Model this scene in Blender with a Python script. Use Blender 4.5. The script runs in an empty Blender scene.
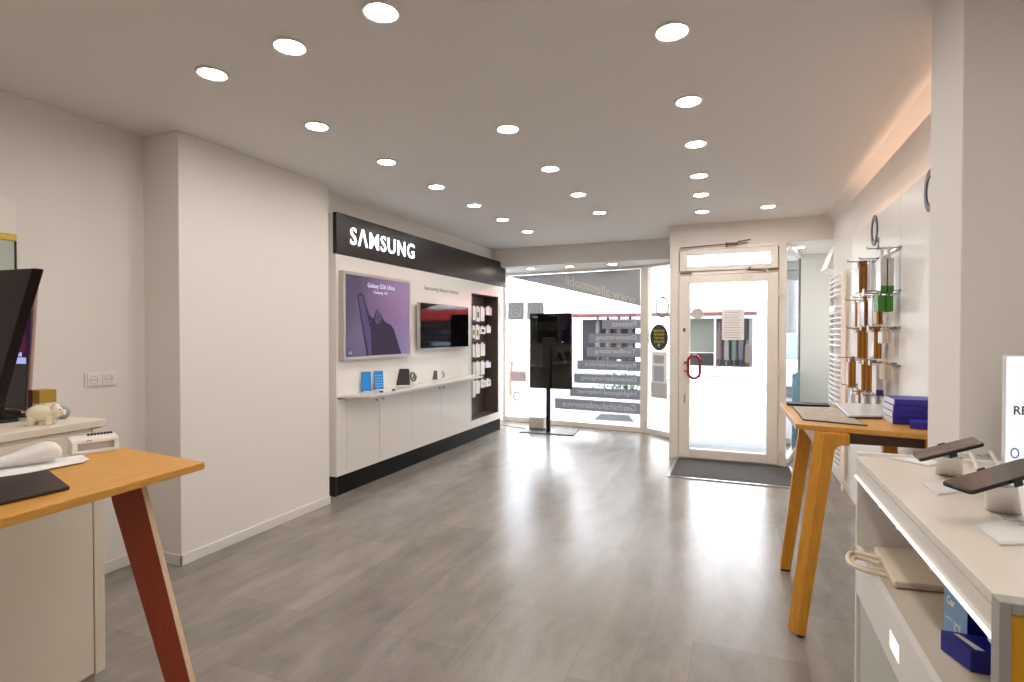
import bpy, math, random
from mathutils import Vector, Matrix
random.seed(7)
SC = bpy.context.scene
COL = SC.collection
PI = math.pi

# ------------------------------------------------------------------ camera
F, CX, CY, VPX, HY, CH = 550.0, 512.0, 341.0, 735.0, 333.0, 1.4
YAW = math.atan((VPX - CX) / F)
PIT = math.atan((CY - HY) / F * math.cos(YAW))
cf = Vector((-math.sin(YAW) * math.cos(PIT), math.cos(YAW) * math.cos(PIT), -math.sin(PIT)))
cr = Vector((math.cos(YAW), math.sin(YAW), 0))
cu = cr.cross(cf)
CAM = Vector((0, 0, CH))
cd = bpy.data.cameras.new('camera'); co = bpy.data.objects.new('camera', cd); COL.objects.link(co)
cd.sensor_width = 36.0; cd.lens = F / 1024 * 36.0; cd.clip_start = 0.02; cd.clip_end = 300
m = Matrix((cr, cu, -cf)).transposed().to_4x4(); m.translation = CAM
co.matrix_world = m
SC.camera = co

def on(px, py, ax, val):
    """the point of the plane coordinate[ax] = val that is measured at pixel (px, py) of the photograph"""
    d = cf + cr * ((px - CX) / F) + cu * ((CY - py) / F)
    return CAM + d * ((val - CAM[ax]) / d[ax])

# ------------------------------------------------------------------ materials
def srgb(r, g, b):
    f = lambda c: (c / 255 / 12.92) if c <= 10 else ((c / 255 + .055) / 1.055) ** 2.4
    return (f(r), f(g), f(b), 1)

def mat(name, rgb, rough=.5, metal=0, bump=0, bscale=60, emit=None, estr=0, coat=0, spec=.5, var=0, vscale=6):
    M = bpy.data.materials.new(name); M.use_nodes = True
    nt = M.node_tree; b = nt.nodes['Principled BSDF']
    b.inputs['Base Color'].default_value = srgb(*rgb)
    b.inputs['Roughness'].default_value = rough
    b.inputs['Metallic'].default_value = metal
    b.inputs['Specular IOR Level'].default_value = spec
    b.inputs['Coat Weight'].default_value = coat
    b.inputs['Coat Roughness'].default_value = .04
    tc = nt.nodes.new('ShaderNodeTexCoord')
    n = nt.nodes.new('ShaderNodeTexNoise'); n.inputs['Scale'].default_value = bscale; n.inputs['Detail'].default_value = 4
    nt.links.new(tc.outputs['Object'], n.inputs['Vector'])
    if bump:
        bp = nt.nodes.new('ShaderNodeBump'); bp.inputs['Strength'].default_value = bump; bp.inputs['Distance'].default_value = .01
        nt.links.new(n.outputs['Fac'], bp.inputs['Height']); nt.links.new(bp.outputs['Normal'], b.inputs['Normal'])
    if var:
        n2 = nt.nodes.new('ShaderNodeTexNoise'); n2.inputs['Scale'].default_value = vscale; n2.inputs['Detail'].default_value = 5
        nt.links.new(tc.outputs['Object'], n2.inputs['Vector'])
        mx = nt.nodes.new('ShaderNodeMix'); mx.data_type = 'RGBA'
        c = srgb(*rgb)
        mx.inputs[6].default_value = tuple(min(1, k * (1 - var)) for k in c[:3]) + (1,)
        mx.inputs[7].default_value = tuple(min(1, k * (1 + var)) for k in c[:3]) + (1,)
        nt.links.new(n2.outputs['Fac'], mx.inputs[0]); nt.links.new(mx.outputs[2], b.inputs['Base Color'])
    if emit:
        b.inputs['Emission Color'].default_value = srgb(*emit); b.inputs['Emission Strength'].default_value = estr
    return M

def wood(name, rgb, rough=.45, var=.3, stretch=(1, 14, 14)):
    M = mat(name, rgb, rough); nt = M.node_tree; b = nt.nodes['Principled BSDF']
    tc = nt.nodes.new('ShaderNodeTexCoord'); mp = nt.nodes.new('ShaderNodeMapping'); mp.inputs['Scale'].default_value = stretch
    n = nt.nodes.new('ShaderNodeTexNoise'); n.inputs['Scale'].default_value = 6; n.inputs['Detail'].default_value = 8; n.inputs['Distortion'].default_value = .6
    nt.links.new(tc.outputs['Object'], mp.inputs['Vector']); nt.links.new(mp.outputs['Vector'], n.inputs['Vector'])
    r = nt.nodes.new('ShaderNodeValToRGB'); c = srgb(*rgb)
    r.color_ramp.elements[0].position = .3; r.color_ramp.elements[1].position = .7
    r.color_ramp.elements[0].color = tuple(k * (1 - var) for k in c[:3]) + (1,)
    r.color_ramp.elements[1].color = tuple(min(1, k * (1 + var)) for k in c[:3]) + (1,)
    nt.links.new(n.outputs['Fac'], r.inputs['Fac']); nt.links.new(r.outputs['Color'], b.inputs['Base Color'])
    return M

def floor_mat():
    M = bpy.data.materials.new('vinyl_floor'); M.use_nodes = True; nt = M.node_tree; b = nt.nodes['Principled BSDF']
    N = nt.nodes.new; L = nt.links.new
    tc = N('ShaderNodeTexCoord'); br = N('ShaderNodeTexBrick')
    mp0 = N('ShaderNodeMapping'); mp0.inputs['Rotation'].default_value = (0, 0, PI/2); mp0.inputs['Location'].default_value = (.31, .17, 0)
    L(tc.outputs['Object'], mp0.inputs['Vector']); L(mp0.outputs['Vector'], br.inputs['Vector'])
    br.inputs['Scale'].default_value = 1; br.inputs['Brick Width'].default_value = .92; br.inputs['Row Height'].default_value = .46
    br.inputs['Mortar Size'].default_value = .0008; br.inputs['Mortar Smooth'].default_value = .2
    br.inputs['Color1'].default_value = (0, 0, 0, 1); br.inputs['Color2'].default_value = (1, 1, 1, 1); br.inputs['Mortar'].default_value = (.5, .5, .5, 1)
    mp = N('ShaderNodeMapping'); mp.inputs['Scale'].default_value = (3.4, 1.1, 1); mp.inputs['Rotation'].default_value = (0, 0, .18)
    L(tc.outputs['Object'], mp.inputs['Vector'])
    n = N('ShaderNodeTexNoise'); n.inputs['Scale'].default_value = 1.7; n.inputs['Detail'].default_value = 12; n.inputs['Roughness'].default_value = .66; n.inputs['Distortion'].default_value = .25
    L(mp.outputs['Vector'], n.inputs['Vector'])
    ad = N('ShaderNodeMath'); ad.operation = 'MULTIPLY_ADD'; ad.inputs[1].default_value = .16; 
    L(br.outputs['Color'], ad.inputs[0]); L(n.outputs['Fac'], ad.inputs[2])
    r = N('ShaderNodeValToRGB'); r.color_ramp.elements[0].position = .36; r.color_ramp.elements[1].position = .78
    r.color_ramp.elements[0].color = srgb(120, 112, 104); r.color_ramp.elements[1].color = srgb(152, 144, 136)
    L(ad.outputs[0], r.inputs['Fac'])
    mx = N('ShaderNodeMix'); mx.data_type = 'RGBA'; mx.inputs[7].default_value = srgb(112, 104, 97)
    L(br.outputs['Fac'], mx.inputs[0]); L(r.outputs['Color'], mx.inputs[6]); L(mx.outputs[2], b.inputs['Base Color'])
    b.inputs['Roughness'].default_value = .25; b.inputs['Specular IOR Level'].default_value = .5
    n3 = N('ShaderNodeTexNoise'); n3.inputs['Scale'].default_value = 40; n3.inputs['Detail'].default_value = 3; L(tc.outputs['Object'], n3.inputs['Vector'])
    bp = N('ShaderNodeBump'); bp.inputs['Strength'].default_value = .04; bp.inputs['Distance'].default_value = .01
    L(n3.outputs['Fac'], bp.inputs['Height']); L(bp.outputs['Normal'], b.inputs['Normal'])
    return M

def glass_mat(name='window_glass', tint=(255, 255, 255), refl=.07):
    M = bpy.data.materials.new(name); M.use_nodes = True; nt = M.node_tree; nt.nodes.clear()
    o = nt.nodes.new('ShaderNodeOutputMaterial'); mx = nt.nodes.new('ShaderNodeMixShader')
    t = nt.nodes.new('ShaderNodeBsdfTransparent'); g = nt.nodes.new('ShaderNodeBsdfGlossy')
    t.inputs['Color'].default_value = srgb(*tint); g.inputs['Roughness'].default_value = 0.01
    lw = nt.nodes.new('ShaderNodeLayerWeight'); lw.inputs['Blend'].default_value = .25
    ma = nt.nodes.new('ShaderNodeMath'); ma.operation = 'MULTIPLY_ADD'; ma.inputs[1].default_value = .5; ma.inputs[2].default_value = refl
    nt.links.new(lw.outputs['Fresnel'], ma.inputs[0]); nt.links.new(ma.outputs[0], mx.inputs[0])
    nt.links.new(t.outputs[0], mx.inputs[1]); nt.links.new(g.outputs[0], mx.inputs[2]); nt.links.new(mx.outputs[0], o.inputs[0])
    return M

def emis(name, rgb, s):
    M = bpy.data.materials.new(name); M.use_nodes = True; nt = M.node_tree; nt.nodes.clear()
    o = nt.nodes.new('ShaderNodeOutputMaterial'); e = nt.nodes.new('ShaderNodeEmission')
    e.inputs[0].default_value = srgb(*rgb); e.inputs[1].default_value = s
    nt.links.new(e.outputs[0], o.inputs[0]); return M

def vinyl_mat(name, rgb, trans, rough=.5):
    """thin film stuck to the window: a printed face that also lets a little daylight through"""
    M = bpy.data.materials.new(name); M.use_nodes = True; nt = M.node_tree
    b = nt.nodes['Principled BSDF']; b.inputs['Base Color'].default_value = srgb(*rgb); b.inputs['Roughness'].default_value = rough
    o = nt.nodes['Material Output']; t = nt.nodes.new('ShaderNodeBsdfTranslucent'); a = nt.nodes.new('ShaderNodeAddShader')
    c = srgb(*rgb); t.inputs['Color'].default_value = tuple(k*trans for k in c[:3]) + (1,)
    nt.links.new(b.outputs[0], a.inputs[0]); nt.links.new(t.outputs[0], a.inputs[1]); nt.links.new(a.outputs[0], o.inputs[0])
    return M

def poster_mat():
    """purple advertising screen: its own picture is a soft violet glow, stronger on one side"""
    M = bpy.data.materials.new('poster_screen'); M.use_nodes = True; nt = M.node_tree; b = nt.nodes['Principled BSDF']
    N = nt.nodes.new; L = nt.links.new
    tc = N('ShaderNodeTexCoord'); s = N('ShaderNodeSeparateXYZ'); L(tc.outputs['Generated'], s.inputs[0])
    n = N('ShaderNodeTexNoise'); n.inputs['Scale'].default_value = 1.6; L(tc.outputs['Generated'], n.inputs['Vector'])
    a = N('ShaderNodeMath'); a.operation = 'MULTIPLY_ADD'; a.inputs[1].default_value = .5; L(n.outputs['Fac'], a.inputs[0])
    sc = N('ShaderNodeMath'); sc.operation = 'MULTIPLY_ADD'; sc.inputs[1].default_value = .55; sc.inputs[2].default_value = -.08
    L(s.outputs['Y'], sc.inputs[0]); L(sc.outputs[0], a.inputs[2])
    r = N('ShaderNodeValToRGB'); r.color_ramp.elements[0].position = .2; r.color_ramp.elements[1].position = .72
    r.color_ramp.elements[0].color = srgb(84, 72, 98); r.color_ramp.elements[1].color = srgb(152, 136, 184)
    L(a.outputs[0], r.inputs['Fac']); L(r.outputs['Color'], b.inputs['Emission Color']); b.inputs['Emission Strength'].default_value = .62
    b.inputs['Base Color'].default_value = srgb(40, 32, 52); b.inputs['Roughness'].default_value = .2
    return M

M = {}
M['wall'] = mat('wall_plaster', (232, 227, 222), .85, bump=.1, bscale=90)
M['ceil'] = mat('ceiling_paint', (230, 227, 224), .9)
M['floor'] = floor_mat()
M['base'] = mat('baseboard_paint', (226, 222, 216), .5)
M['pvc'] = mat('white_pvc_frame', (234, 227, 219), .38)
M['glass'] = glass_mat()
M['whitegloss'] = mat('white_gloss_panel', (234, 230, 224), .2, coat=.22)
M['white'] = mat('white_satin', (236, 232, 226), .35)
M['whitepl'] = mat('white_plastic', (232, 229, 224), .3)
M['cream'] = mat('cream_laminate', (226, 216, 200), .4)
M['blackgl'] = mat('black_gloss', (8, 7, 9), .06, coat=.5)
M['black'] = mat('black_satin', (16, 15, 17), .4)
M['sign'] = mat('charcoal_sign_metal', (52, 47, 46), .3, metal=.5)
M['kick'] = mat('black_kickplate', (15, 12, 16), .5, spec=.15)
M['alu'] = mat('brushed_aluminium', (205, 203, 200), .3, metal=.9)
M['steel'] = mat('chromed_steel', (150, 148, 146), .22, metal=1)
M['darkmetal'] = mat('dark_metal', (60, 55, 52), .4, metal=.8)
M['light'] = emis('led_diffuser', (255, 248, 241), 104)
M['lightbay'] = emis('led_diffuser_bay', (255, 238, 205), 60)
M['letters'] = emis('lit_letters', (245, 248, 255), 2.6)
M['warmled'] = emis('warm_led_strip', (255, 204, 168), 44)
M['warmled2'] = emis('warm_led_edge', (255, 208, 160), 16)
M['coolled'] = emis('cool_led_profile', (255, 253, 246), 1.15)
M['poster'] = poster_mat()
M['phonepic'] = emis('phone_picture_dark', (84, 71, 88), .6)
M['phonepic2'] = emis('phone_picture_edge', (112, 94, 134), .66)
M['phonelens'] = emis('phone_picture_lens', (92, 76, 108), .7)
M['postertext'] = emis('poster_text', (225, 215, 235), .9)
M['bluescr'] = emis('blue_phone_screen', (62, 138, 205), .8)
M['bluescr2'] = emis('blue_icons', (150, 195, 235), .8)
M['nichedark'] = mat('dark_brown_liner', (96, 82, 74), .35)
M['greytext'] = mat('grey_lettering', (178, 168, 160), .5)
M['vinyl'] = vinyl_mat('grey_window_vinyl', (120, 123, 129), .85)
M['vinyltri'] = vinyl_mat('grey_window_film', (150, 154, 160), .40, .25)
M['vinyltext'] = vinyl_mat('pale_window_lettering', (170, 172, 178), .36)
M['vinyltext2'] = vinyl_mat('pale_film_lettering', (190, 186, 180), .26)
M['striptext'] = mat('white_strip_lettering', (226, 226, 232), .6)
M['winpaper'] = vinyl_mat('paper_on_glass', (236, 234, 234), .13, .7)
M['wingrey'] = vinyl_mat('grey_film_on_glass', (196, 192, 188), .12)
M['mat'] = mat('grey_entrance_carpet', (88, 86, 86), .95, bump=.6, bscale=400, var=.25, vscale=120)
M['red'] = mat('red_plastic', (150, 12, 22), .25, coat=.4)
M['brownrod'] = mat('brown_fitting', (112, 84, 62), .45, metal=.3)
M['paper'] = mat('white_paper', (236, 234, 232), .7)
M['ink'] = mat('grey_print', (120, 118, 120), .7)
M['kraft'] = wood('kraft_card', (198, 138, 56), .7, .12, (2, 2, 2))
M['kraft2'] = wood('dark_kraft_card', (160, 100, 34), .7, .12, (2, 2, 2))
M['silver'] = mat('silver_card', (226, 226, 232), .25, metal=.2)
M['greycard'] = mat('pale_grey_card', (205, 200, 196), .5)
M['beigecard'] = mat('beige_card', (214, 198, 176), .6)
M['green'] = mat('green_card', (58, 128, 36), .45)
M['navy'] = mat('navy_card', (42, 40, 120), .45)
M['oak'] = wood('oiled_oak', (206, 148, 52), .42, .16, (3, 3, 18))
M['oakleg'] = wood('oak_leg', (204, 142, 40), .42, .14, (12, 12, 1.5))
M['oaktop'] = wood('oak_top', (206, 150, 66), .4, .14, (14, 2, 14))
M['oakedge'] = wood('pale_oak_edge', (216, 190, 156), .5, .1, (12, 12, 1.5))
M['redwood'] = wood('red_brown_leg', (166, 70, 42), .5, .1, (12, 12, 1.5))
M['shadebeam'] = mat('shaded_beam', (62, 36, 26), .6)  # shade under the tabletops put into the colour of the apron rails
M['bluebox'] = mat('deep_blue_box', (50, 44, 156), .4)
M['bluelid'] = mat('blue_box_lid', (40, 52, 150), .4)
M['whiteside'] = mat('white_box_side', (220, 222, 236), .45)
M['counter'] = mat('counter_top_laminate', (224, 214, 202), .3)
M['counterin'] = mat('counter_inside', (206, 194, 178), .5)
M['counterlow'] = mat('counter_drawer_front', (196, 196, 188), .45)
M['greyframe'] = mat('grey_edge_frame', (164, 160, 154), .45)
M['orange'] = wood('orange_wood_panel', (222, 158, 30), .4, .1, (2, 8, 1))
M['acryl'] = glass_mat('clear_acrylic', (236, 238, 240), .12)
M['signlit'] = emis('lit_sign_face', (238, 240, 250), 1.0)
M['signtext'] = mat('sign_text', (70, 72, 90), .5)
M['signring'] = mat('sign_ring', (120, 124, 190), .5)
M['phoneback'] = mat('bronze_phone', (104, 88, 80), .25, coat=.3)
M['phonescr'] = mat('dark_phone_screen', (60, 54, 50), .18, coat=.5)
M['cable'] = mat('pale_cable', (210, 206, 200), .5)
M['skybox'] = mat('sky_blue_print', (128, 172, 208), .45, var=.15, vscale=12)
M['bluedark'] = mat('dark_blue_print', (26, 32, 140), .4)
M['bag'] = mat('cream_paper_bag', (226, 210, 188), .7, bump=.3, bscale=20)
M['monitorback'] = mat('maroon_black_plastic', (24, 9, 13), .4, spec=.25)
M['monitorframe'] = mat('rosy_frame', (190, 160, 150), .3)
M['screenpurp'] = emis('purple_screen', (70, 38, 76), .5)
M['screenblue'] = emis('blue_white_screen', (170, 180, 235), .9)
M['screenred'] = emis('red_purple_picture', (108, 48, 70), .5)
M['pig'] = mat('glazed_ivory', (232, 222, 196), .25, coat=.3)
M['gold'] = mat('gold_print', (178, 140, 50), .5)
M['darkred'] = mat('dark_red_print', (96, 22, 34), .5)
M['greyblue'] = mat('grey_blue_ball', (142, 150, 166), .4)
M['yellow'] = mat('yellow_strip', (220, 188, 70), .5)
M['stickyel'] = mat('yellow_print', (214, 196, 40), .5)
M['stickdark'] = mat('dark_sticker', (50, 50, 52), .5)
M['facade'] = mat('white_facade', (236, 236, 238), .8)
M['facade2'] = mat('pale_facade', (226, 232, 240), .8)
M['stripe'] = mat('red_awning', (66, 2, 9), .7)
M['signred'] = mat('bright_red_fascia', (180, 16, 14), .5)
M['shopglass'] = mat('dark_shop_glass', (13, 11, 14), .4, spec=.2)
M['blind'] = mat('grey_green_blind', (64, 65, 57), .6)
M['street'] = mat('pale_paving', (112, 114, 120), .8, var=.14, vscale=1.2)
M['leaf'] = mat('green_leaf', (46, 84, 18), .6)
M['pink'] = mat('pink_blossom', (120, 70, 84), .6)
M['stemwood'] = mat('stem_brown', (110, 88, 66), .7)
M['carpaint'] = mat('silver_car_paint', (196, 204, 216), .2, metal=.4, coat=.6)
M['tyre'] = mat('tyre_rubber', (26, 26, 28), .8)
M['carglass'] = mat('car_glass', (84, 104, 124), .08)
M['teal'] = vinyl_mat('pale_teal_sheet', (130, 180, 196), .12)
M['shutter'] = mat('grey_shutter_box', (70, 74, 76), .5)
M['curtain'] = mat('white_side_panel', (246, 248, 244), .5)

# ------------------------------------------------------------------ mesh building
ORG = {}
class MB:
    def __init__(s): s.v = []; s.f = []
    def add(s, vs, fs):
        b = len(s.v); s.v += [Vector(p) for p in vs]; s.f += [tuple(b + i for i in f) for f in fs]; return s
    def box(s, x0, x1, y0, y1, z0, z1):
        x0, x1 = min(x0, x1), max(x0, x1); y0, y1 = min(y0, y1), max(y0, y1); z0, z1 = min(z0, z1), max(z0, z1)
        return s.add([(x0,y0,z0),(x1,y0,z0),(x1,y1,z0),(x0,y1,z0),(x0,y0,z1),(x1,y0,z1),(x1,y1,z1),(x0,y1,z1)],
                     [(0,3,2,1),(4,5,6,7),(0,1,5,4),(1,2,6,5),(2,3,7,6),(3,0,4,7)])
    def prism(s, pts, vec):
        n = len(pts); p = [Vector(q) for q in pts]; v = Vector(vec)
        return s.add(p + [q + v for q in p], [tuple(range(n))[::-1], tuple(range(n, 2*n))] + [(i, (i+1) % n, n + (i+1) % n, n + i) for i in range(n)])
    def hexa(s, b, t):
        return s.add(list(b) + list(t), [(0,3,2,1),(4,5,6,7),(0,1,5,4),(1,2,6,5),(2,3,7,6),(3,0,4,7)])
    def cyl(s, p0, p1, r0, r1=None, n=16):
        p0, p1 = Vector(p0), Vector(p1); r1 = r0 if r1 is None else r1
        a = (p1 - p0).normalized(); u = a.orthogonal().normalized(); w = a.cross(u)
        c = [(math.cos(2*PI*i/n), math.sin(2*PI*i/n)) for i in range(n)]
        return s.add([p0 + (u*x + w*y)*r0 for x, y in c] + [p1 + (u*x + w*y)*r1 for x, y in c],
                     [tuple(range(n))[::-1], tuple(range(n, 2*n))] + [(i, (i+1) % n, n + (i+1) % n, n + i) for i in range(n)])
    def tube(s, pts, r, n=8, closed=False):
        p = [Vector(q) for q in pts]; N = len(p); b = len(s.v); u = None
        for i in range(N):
            a = (p[(i+1) % N] - p[i-1]) if closed else (p[min(i+1, N-1)] - p[max(i-1, 0)])
            a.normalize()
            u = a.orthogonal().normalized() if u is None else (u - a*u.dot(a)).normalized()
            w = a.cross(u)
            s.v += [p[i] + (u*math.cos(2*PI*k/n) + w*math.sin(2*PI*k/n))*r for k in range(n)]
        for i in range(N if closed else N-1):
            j = (i+1) % N
            s.f += [(b+i*n+k, b+i*n+(k+1) % n, b+j*n+(k+1) % n, b+j*n+k) for k in range(n)]
        if not closed: s.f += [tuple(b+k for k in range(n))[::-1], tuple(b+(N-1)*n+k for k in range(n))]
        return s
    def ell(s, c, r, nu=20, nv=12, M3=None):
        c = Vector(c); b = len(s.v)
        for j in range(nv+1):
            t = PI*j/nv
            for i in range(nu):
                q = Vector((r[0]*math.sin(t)*math.cos(2*PI*i/nu), r[1]*math.sin(t)*math.sin(2*PI*i/nu), r[2]*math.cos(t)))
                s.v.append(c + ((M3 @ q) if M3 else q))
        for j in range(nv):
            s.f += [(b+j*nu+i, b+(j+1)*nu+i, b+(j+1)*nu+(i+1) % nu, b+j*nu+(i+1) % nu) for i in range(nu)]
        return s
    def lathe(s, prof, c, n=24):
        c = Vector(c); b = len(s.v); N = len(prof)
        for r, z in prof: s.v += [c + Vector((r*math.cos(2*PI*k/n), r*math.sin(2*PI*k/n), z)) for k in range(n)]
        for i in range(N-1): s.f += [(b+i*n+k, b+i*n+(k+1) % n, b+(i+1)*n+(k+1) % n, b+(i+1)*n+k) for k in range(n)]
        return s
    def ring(s, c, ri, ro, u, w, dep, n=40, su=1, sw=1, a0=0, a1=2*PI):
        """flat ring in the plane of unit vectors u, w round c, dep thick"""
        c, u, w = Vector(c), Vector(u), Vector(w); d = u.cross(w).normalized()*dep; b = len(s.v)
        full = abs(a1 - a0 - 2*PI) < 1e-6; K = n if full else n+1
        for i in range(K):
            a = a0 + (a1-a0)*i/n; e = u*math.cos(a)*su + w*math.sin(a)*sw
            s.v += [c + e*ri, c + e*ro, c + e*ro + d, c + e*ri + d]
        for i in range(n):
            j = (i+1) % K
            for q in range(4): s.f.append((b+i*4+q, b+i*4+(q+1) % 4, b+j*4+(q+1) % 4, b+j*4+q))
        return s
    def xf(s, mat4, k0=0):
        for i in range(k0, len(s.v)): s.v[i] = mat4 @ s.v[i]
        return s
    def build(s, name, mt, parent=None, smooth=False, bevel=0, kind=None, label=None, seg=2):
        o0 = ORG.get(parent.name, Vector()) if parent else Vector()
        me = bpy.data.meshes.new(name); me.from_pydata([p - o0 for p in s.v], [], s.f); me.validate(); me.update()
        import bmesh
        bm = bmesh.new(); bm.from_mesh(me); bmesh.ops.recalc_face_normals(bm, faces=bm.faces); bm.to_mesh(me); bm.free()
        me.materials.append(mt)
        if smooth:
            for p in me.polygons: p.use_smooth = True
            try: me.set_sharp_from_angle(angle=math.radians(40))
            except Exception: pass
        o = bpy.data.objects.new(name, me); COL.objects.link(o)
        if parent: o.parent = parent; ORG[o.name] = o0
        if bevel:
            md = o.modifiers.new('edge', 'BEVEL'); md.width = bevel; md.segments = seg; md.limit_method = 'ANGLE'; md.angle_limit = math.radians(35)
        if kind: o['kind'] = kind
        if label: o['label'] = label
        return o

def thing(name, label, cat, loc=(0, 0, 0), group=None, world=True, rot=None, kind=None):
    """an Empty at the thing's base; parts are given in world coordinates (world) or in the thing's own"""
    o = bpy.data.objects.new(name, None); COL.objects.link(o); o.location = loc; o.empty_display_size = .05
    if rot is not None:
        if isinstance(rot, Matrix): o.matrix_world = Matrix.Translation(loc) @ rot.to_4x4()
        else: o.rotation_euler = rot
    if label: o['label'] = label; o['category'] = cat
    if group: o['group'] = group
    if kind: o['kind'] = kind
    ORG[o.name] = Vector(loc) if world else Vector()
    return o

def tag(o, label, cat, group=None, kind=None):
    o['label'] = label; o['category'] = cat
    if group: o['group'] = group
    if kind: o['kind'] = kind
    return o

def B(x0, x1, y0, y1, z0, z1): return MB().box(x0, x1, y0, y1, z0, z1)

def copy_tree(o, parent=None):
    c = o.copy(); COL.objects.link(c)
    if parent: c.parent = parent
    ORG[c.name] = ORG.get(o.name, Vector())
    for ch in list(o.children): copy_tree(ch, c)
    return c

def text(s, o, right, up, h, w=None, dep=.002, bold=0, space=1.0):
    """lettering as solid mesh: lower left corner at o, cap height about h, fitted to width w"""
    cu_ = bpy.data.curves.new('lettering', 'FONT'); cu_.body = s; cu_.extrude = .5; cu_.offset = bold; cu_.resolution_u = 3; cu_.space_character = space
    ob = bpy.data.objects.new('lettering_source', cu_); COL.objects.link(ob)
    dg = bpy.context.evaluated_depsgraph_get(); me = ob.evaluated_get(dg).to_mesh()
    vs = [v.co.copy() for v in me.vertices]; fs = [tuple(p.vertices) for p in me.polygons]
    ob.evaluated_get(dg).to_mesh_clear(); bpy.data.objects.remove(ob); bpy.data.curves.remove(cu_)
    mb = MB()
    if not vs: return mb
    x0 = min(v.x for v in vs); x1 = max(v.x for v in vs); y0 = min(v.y for v in vs); y1 = max(v.y for v in vs)
    R, U, O = Vector(right).normalized(), Vector(up).normalized(), Vector(o); Nn = R.cross(U)
    sy = h/(y1-y0); sx = (w/(x1-x0)) if w else sy
    return mb.add([O + R*((v.x-x0)*sx) + U*((v.y-y0)*sy) + Nn*(v.z*dep + dep*.5) for v in vs], fs)

# ------------------------------------------------------------------ the room
CZ = 2.615
S = dict(kind='structure')
fl_ = MB().box(-3.9, 2.0, -3.0, 6.5, -.12, 0)
fl_.prism([(-3.7, 6.5, -.12), (-.6, 6.5, -.12), (-.6, 7.6, -.12), (-.72, 7.64, -.12), (-1.13, 7.94, -.12), (-3.46, 8.23, -.12), (-3.7, 8.23, -.12)], (0, 0, .12))
fl_.box(.5, 2.0, 6.5, 7.83, -.12, 0).build('floor', M['floor'], **S)
B(-3.9, 2.0, -3.0, 8.35, CZ, CZ+.15).build('ceiling', M['ceil'], **S)
B(-3.6, -3.4, -3.0, 2.31, 0, CZ).build('wall_left', M['wall'], **S)
B(-3.6, -3.09, 2.31, 3.62, 0, CZ).build('wall_left_pier', M['wall'], bevel=.004, **S)
(MB().box(-3.6, -3.27, 3.62, 6.24, 0, CZ).box(-3.6, -3.27, 6.24, 7.35, 2.0, CZ).box(-3.6, -3.4, 6.24, 7.35, 0, 2.0)
   .box(-3.7, -3.5, 7.35, 8.35, 0, CZ)).build('wall_left_rear', M['wall'], **S)
B(.93, 1.2, 2.55, 6.45, 0, CZ).build('wall_right', M['wall'], **S)
B(.686, 1.8, 2.23, 2.55, 0, CZ).build('wall_right_pillar', M['wall'], bevel=.004, **S)
B(1.6, 1.8, -3.0, 2.23, 0, CZ).build('wall_right_front', M['wall'], **S)
B(-3.6, 1.8, -3.2, -3.0, 0, CZ).build('wall_back', M['wall'], **S)
# soffit over the window bay, header over the door
B(-3.7, -.69, 7.3, 8.33, 2.36, CZ).build('ceiling_soffit', M['ceil'], **S)
B(-.69, 1.2, 6.45, 6.62, 2.365, CZ).build('wall_door_header', M['wall'], **S)
B(.5, 1.4, 6.62, 8.33, 2.385, CZ).build('ceiling_bay', M['ceil'], **S)
B(-.69, -.60, 6.62, 7.62, 0, CZ).build('wall_bay_side', M['wall'], **S)
B(1.2, 1.4, 6.45, 8.3, 0, 2.6).build('wall_bay_right', M['wall'], **S)
# boxed duct across the bay's upper right corner
MB().prism([(.93, 6.9, 2.12), (1.2, 6.9, 2.05), (1.2, 6.9, 2.385), (1.02, 6.9, 2.385)], (0, .5, 0)).build('trim_1', M['wall'], **S)
# white full height panel closing the right hand bay
B(.76, 1.2, 7.75, 7.83, 0, 2.385).build('wall_bay_panel', M['curtain'], **S)
# coving
MB().prism([(.862, 2.55, CZ), (.932, 2.55, CZ), (.932, 2.55, CZ-.075)], (0, 3.9, 0)).build('trim_2', M['wall'], **S)
# skirting
(MB().box(-3.4, -3.388, -3.0, 2.31, 0, .065).box(-3.4, -3.078, 2.298, 2.31, 0, .065)).build('baseboard_left', M['base'], bevel=.003, **S)
B(-3.09, -3.078, 2.298, 3.62, 0, .065).build('baseboard_pier', M['base'], bevel=.003, **S)
B(.918, .93, 5.3, 6.45, 0, .07).build('baseboard_right', M['base'], bevel=.003, **S)
B(.5, 1.2, 7.735, 7.75, 0, .08).build('baseboard_bay', M['base'], bevel=.003, **S)

# ------------------------------------------------------------------ entrance door
DY = 6.45
d = thing('door_1', None, None, (-.08, DY, 0), kind='structure')
(MB().box(-.685, -.585, DY-.03, DY+.07, 0, 2.365).box(.425, .5, DY-.03, DY+.07, 0, 2.365).box(-.585, .425, DY-.03, DY+.07, 2.325, 2.365)
   .box(-.585, .425, DY-.03, DY+.07, 2.05, 2.085).box(-.585, .425, DY-.03, DY+.07, -.005, .015)
   .box(-.585, -.555, DY+.026, DY+.07, .015, 2.33).box(.395, .425, DY+.026, DY+.07, .015, 2.33).box(-.555, .395, DY+.026, DY+.07, 2.3, 2.33).box(-.555, .395, DY+.026, DY+.07, 2.03, 2.1)).build('door_frame', M['pvc'], d, bevel=.004)
(MB().box(-.58, -.465, DY-.055, DY+.02, .02, 2.045)  .box(.312, .42, DY-.055, DY+.02, .02, 2.045)
   .box(-.465, .312, DY-.055, DY+.02, .02, .12).box(-.465, .312, DY-.055, DY+.02, 1.96, 2.045)).build('door_leaf', M['pvc'], d, bevel=.006)
B(-.47, .335, DY-.02, DY-.005, .115, 1.965).build('door_glass', M['glass'], d)
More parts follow.
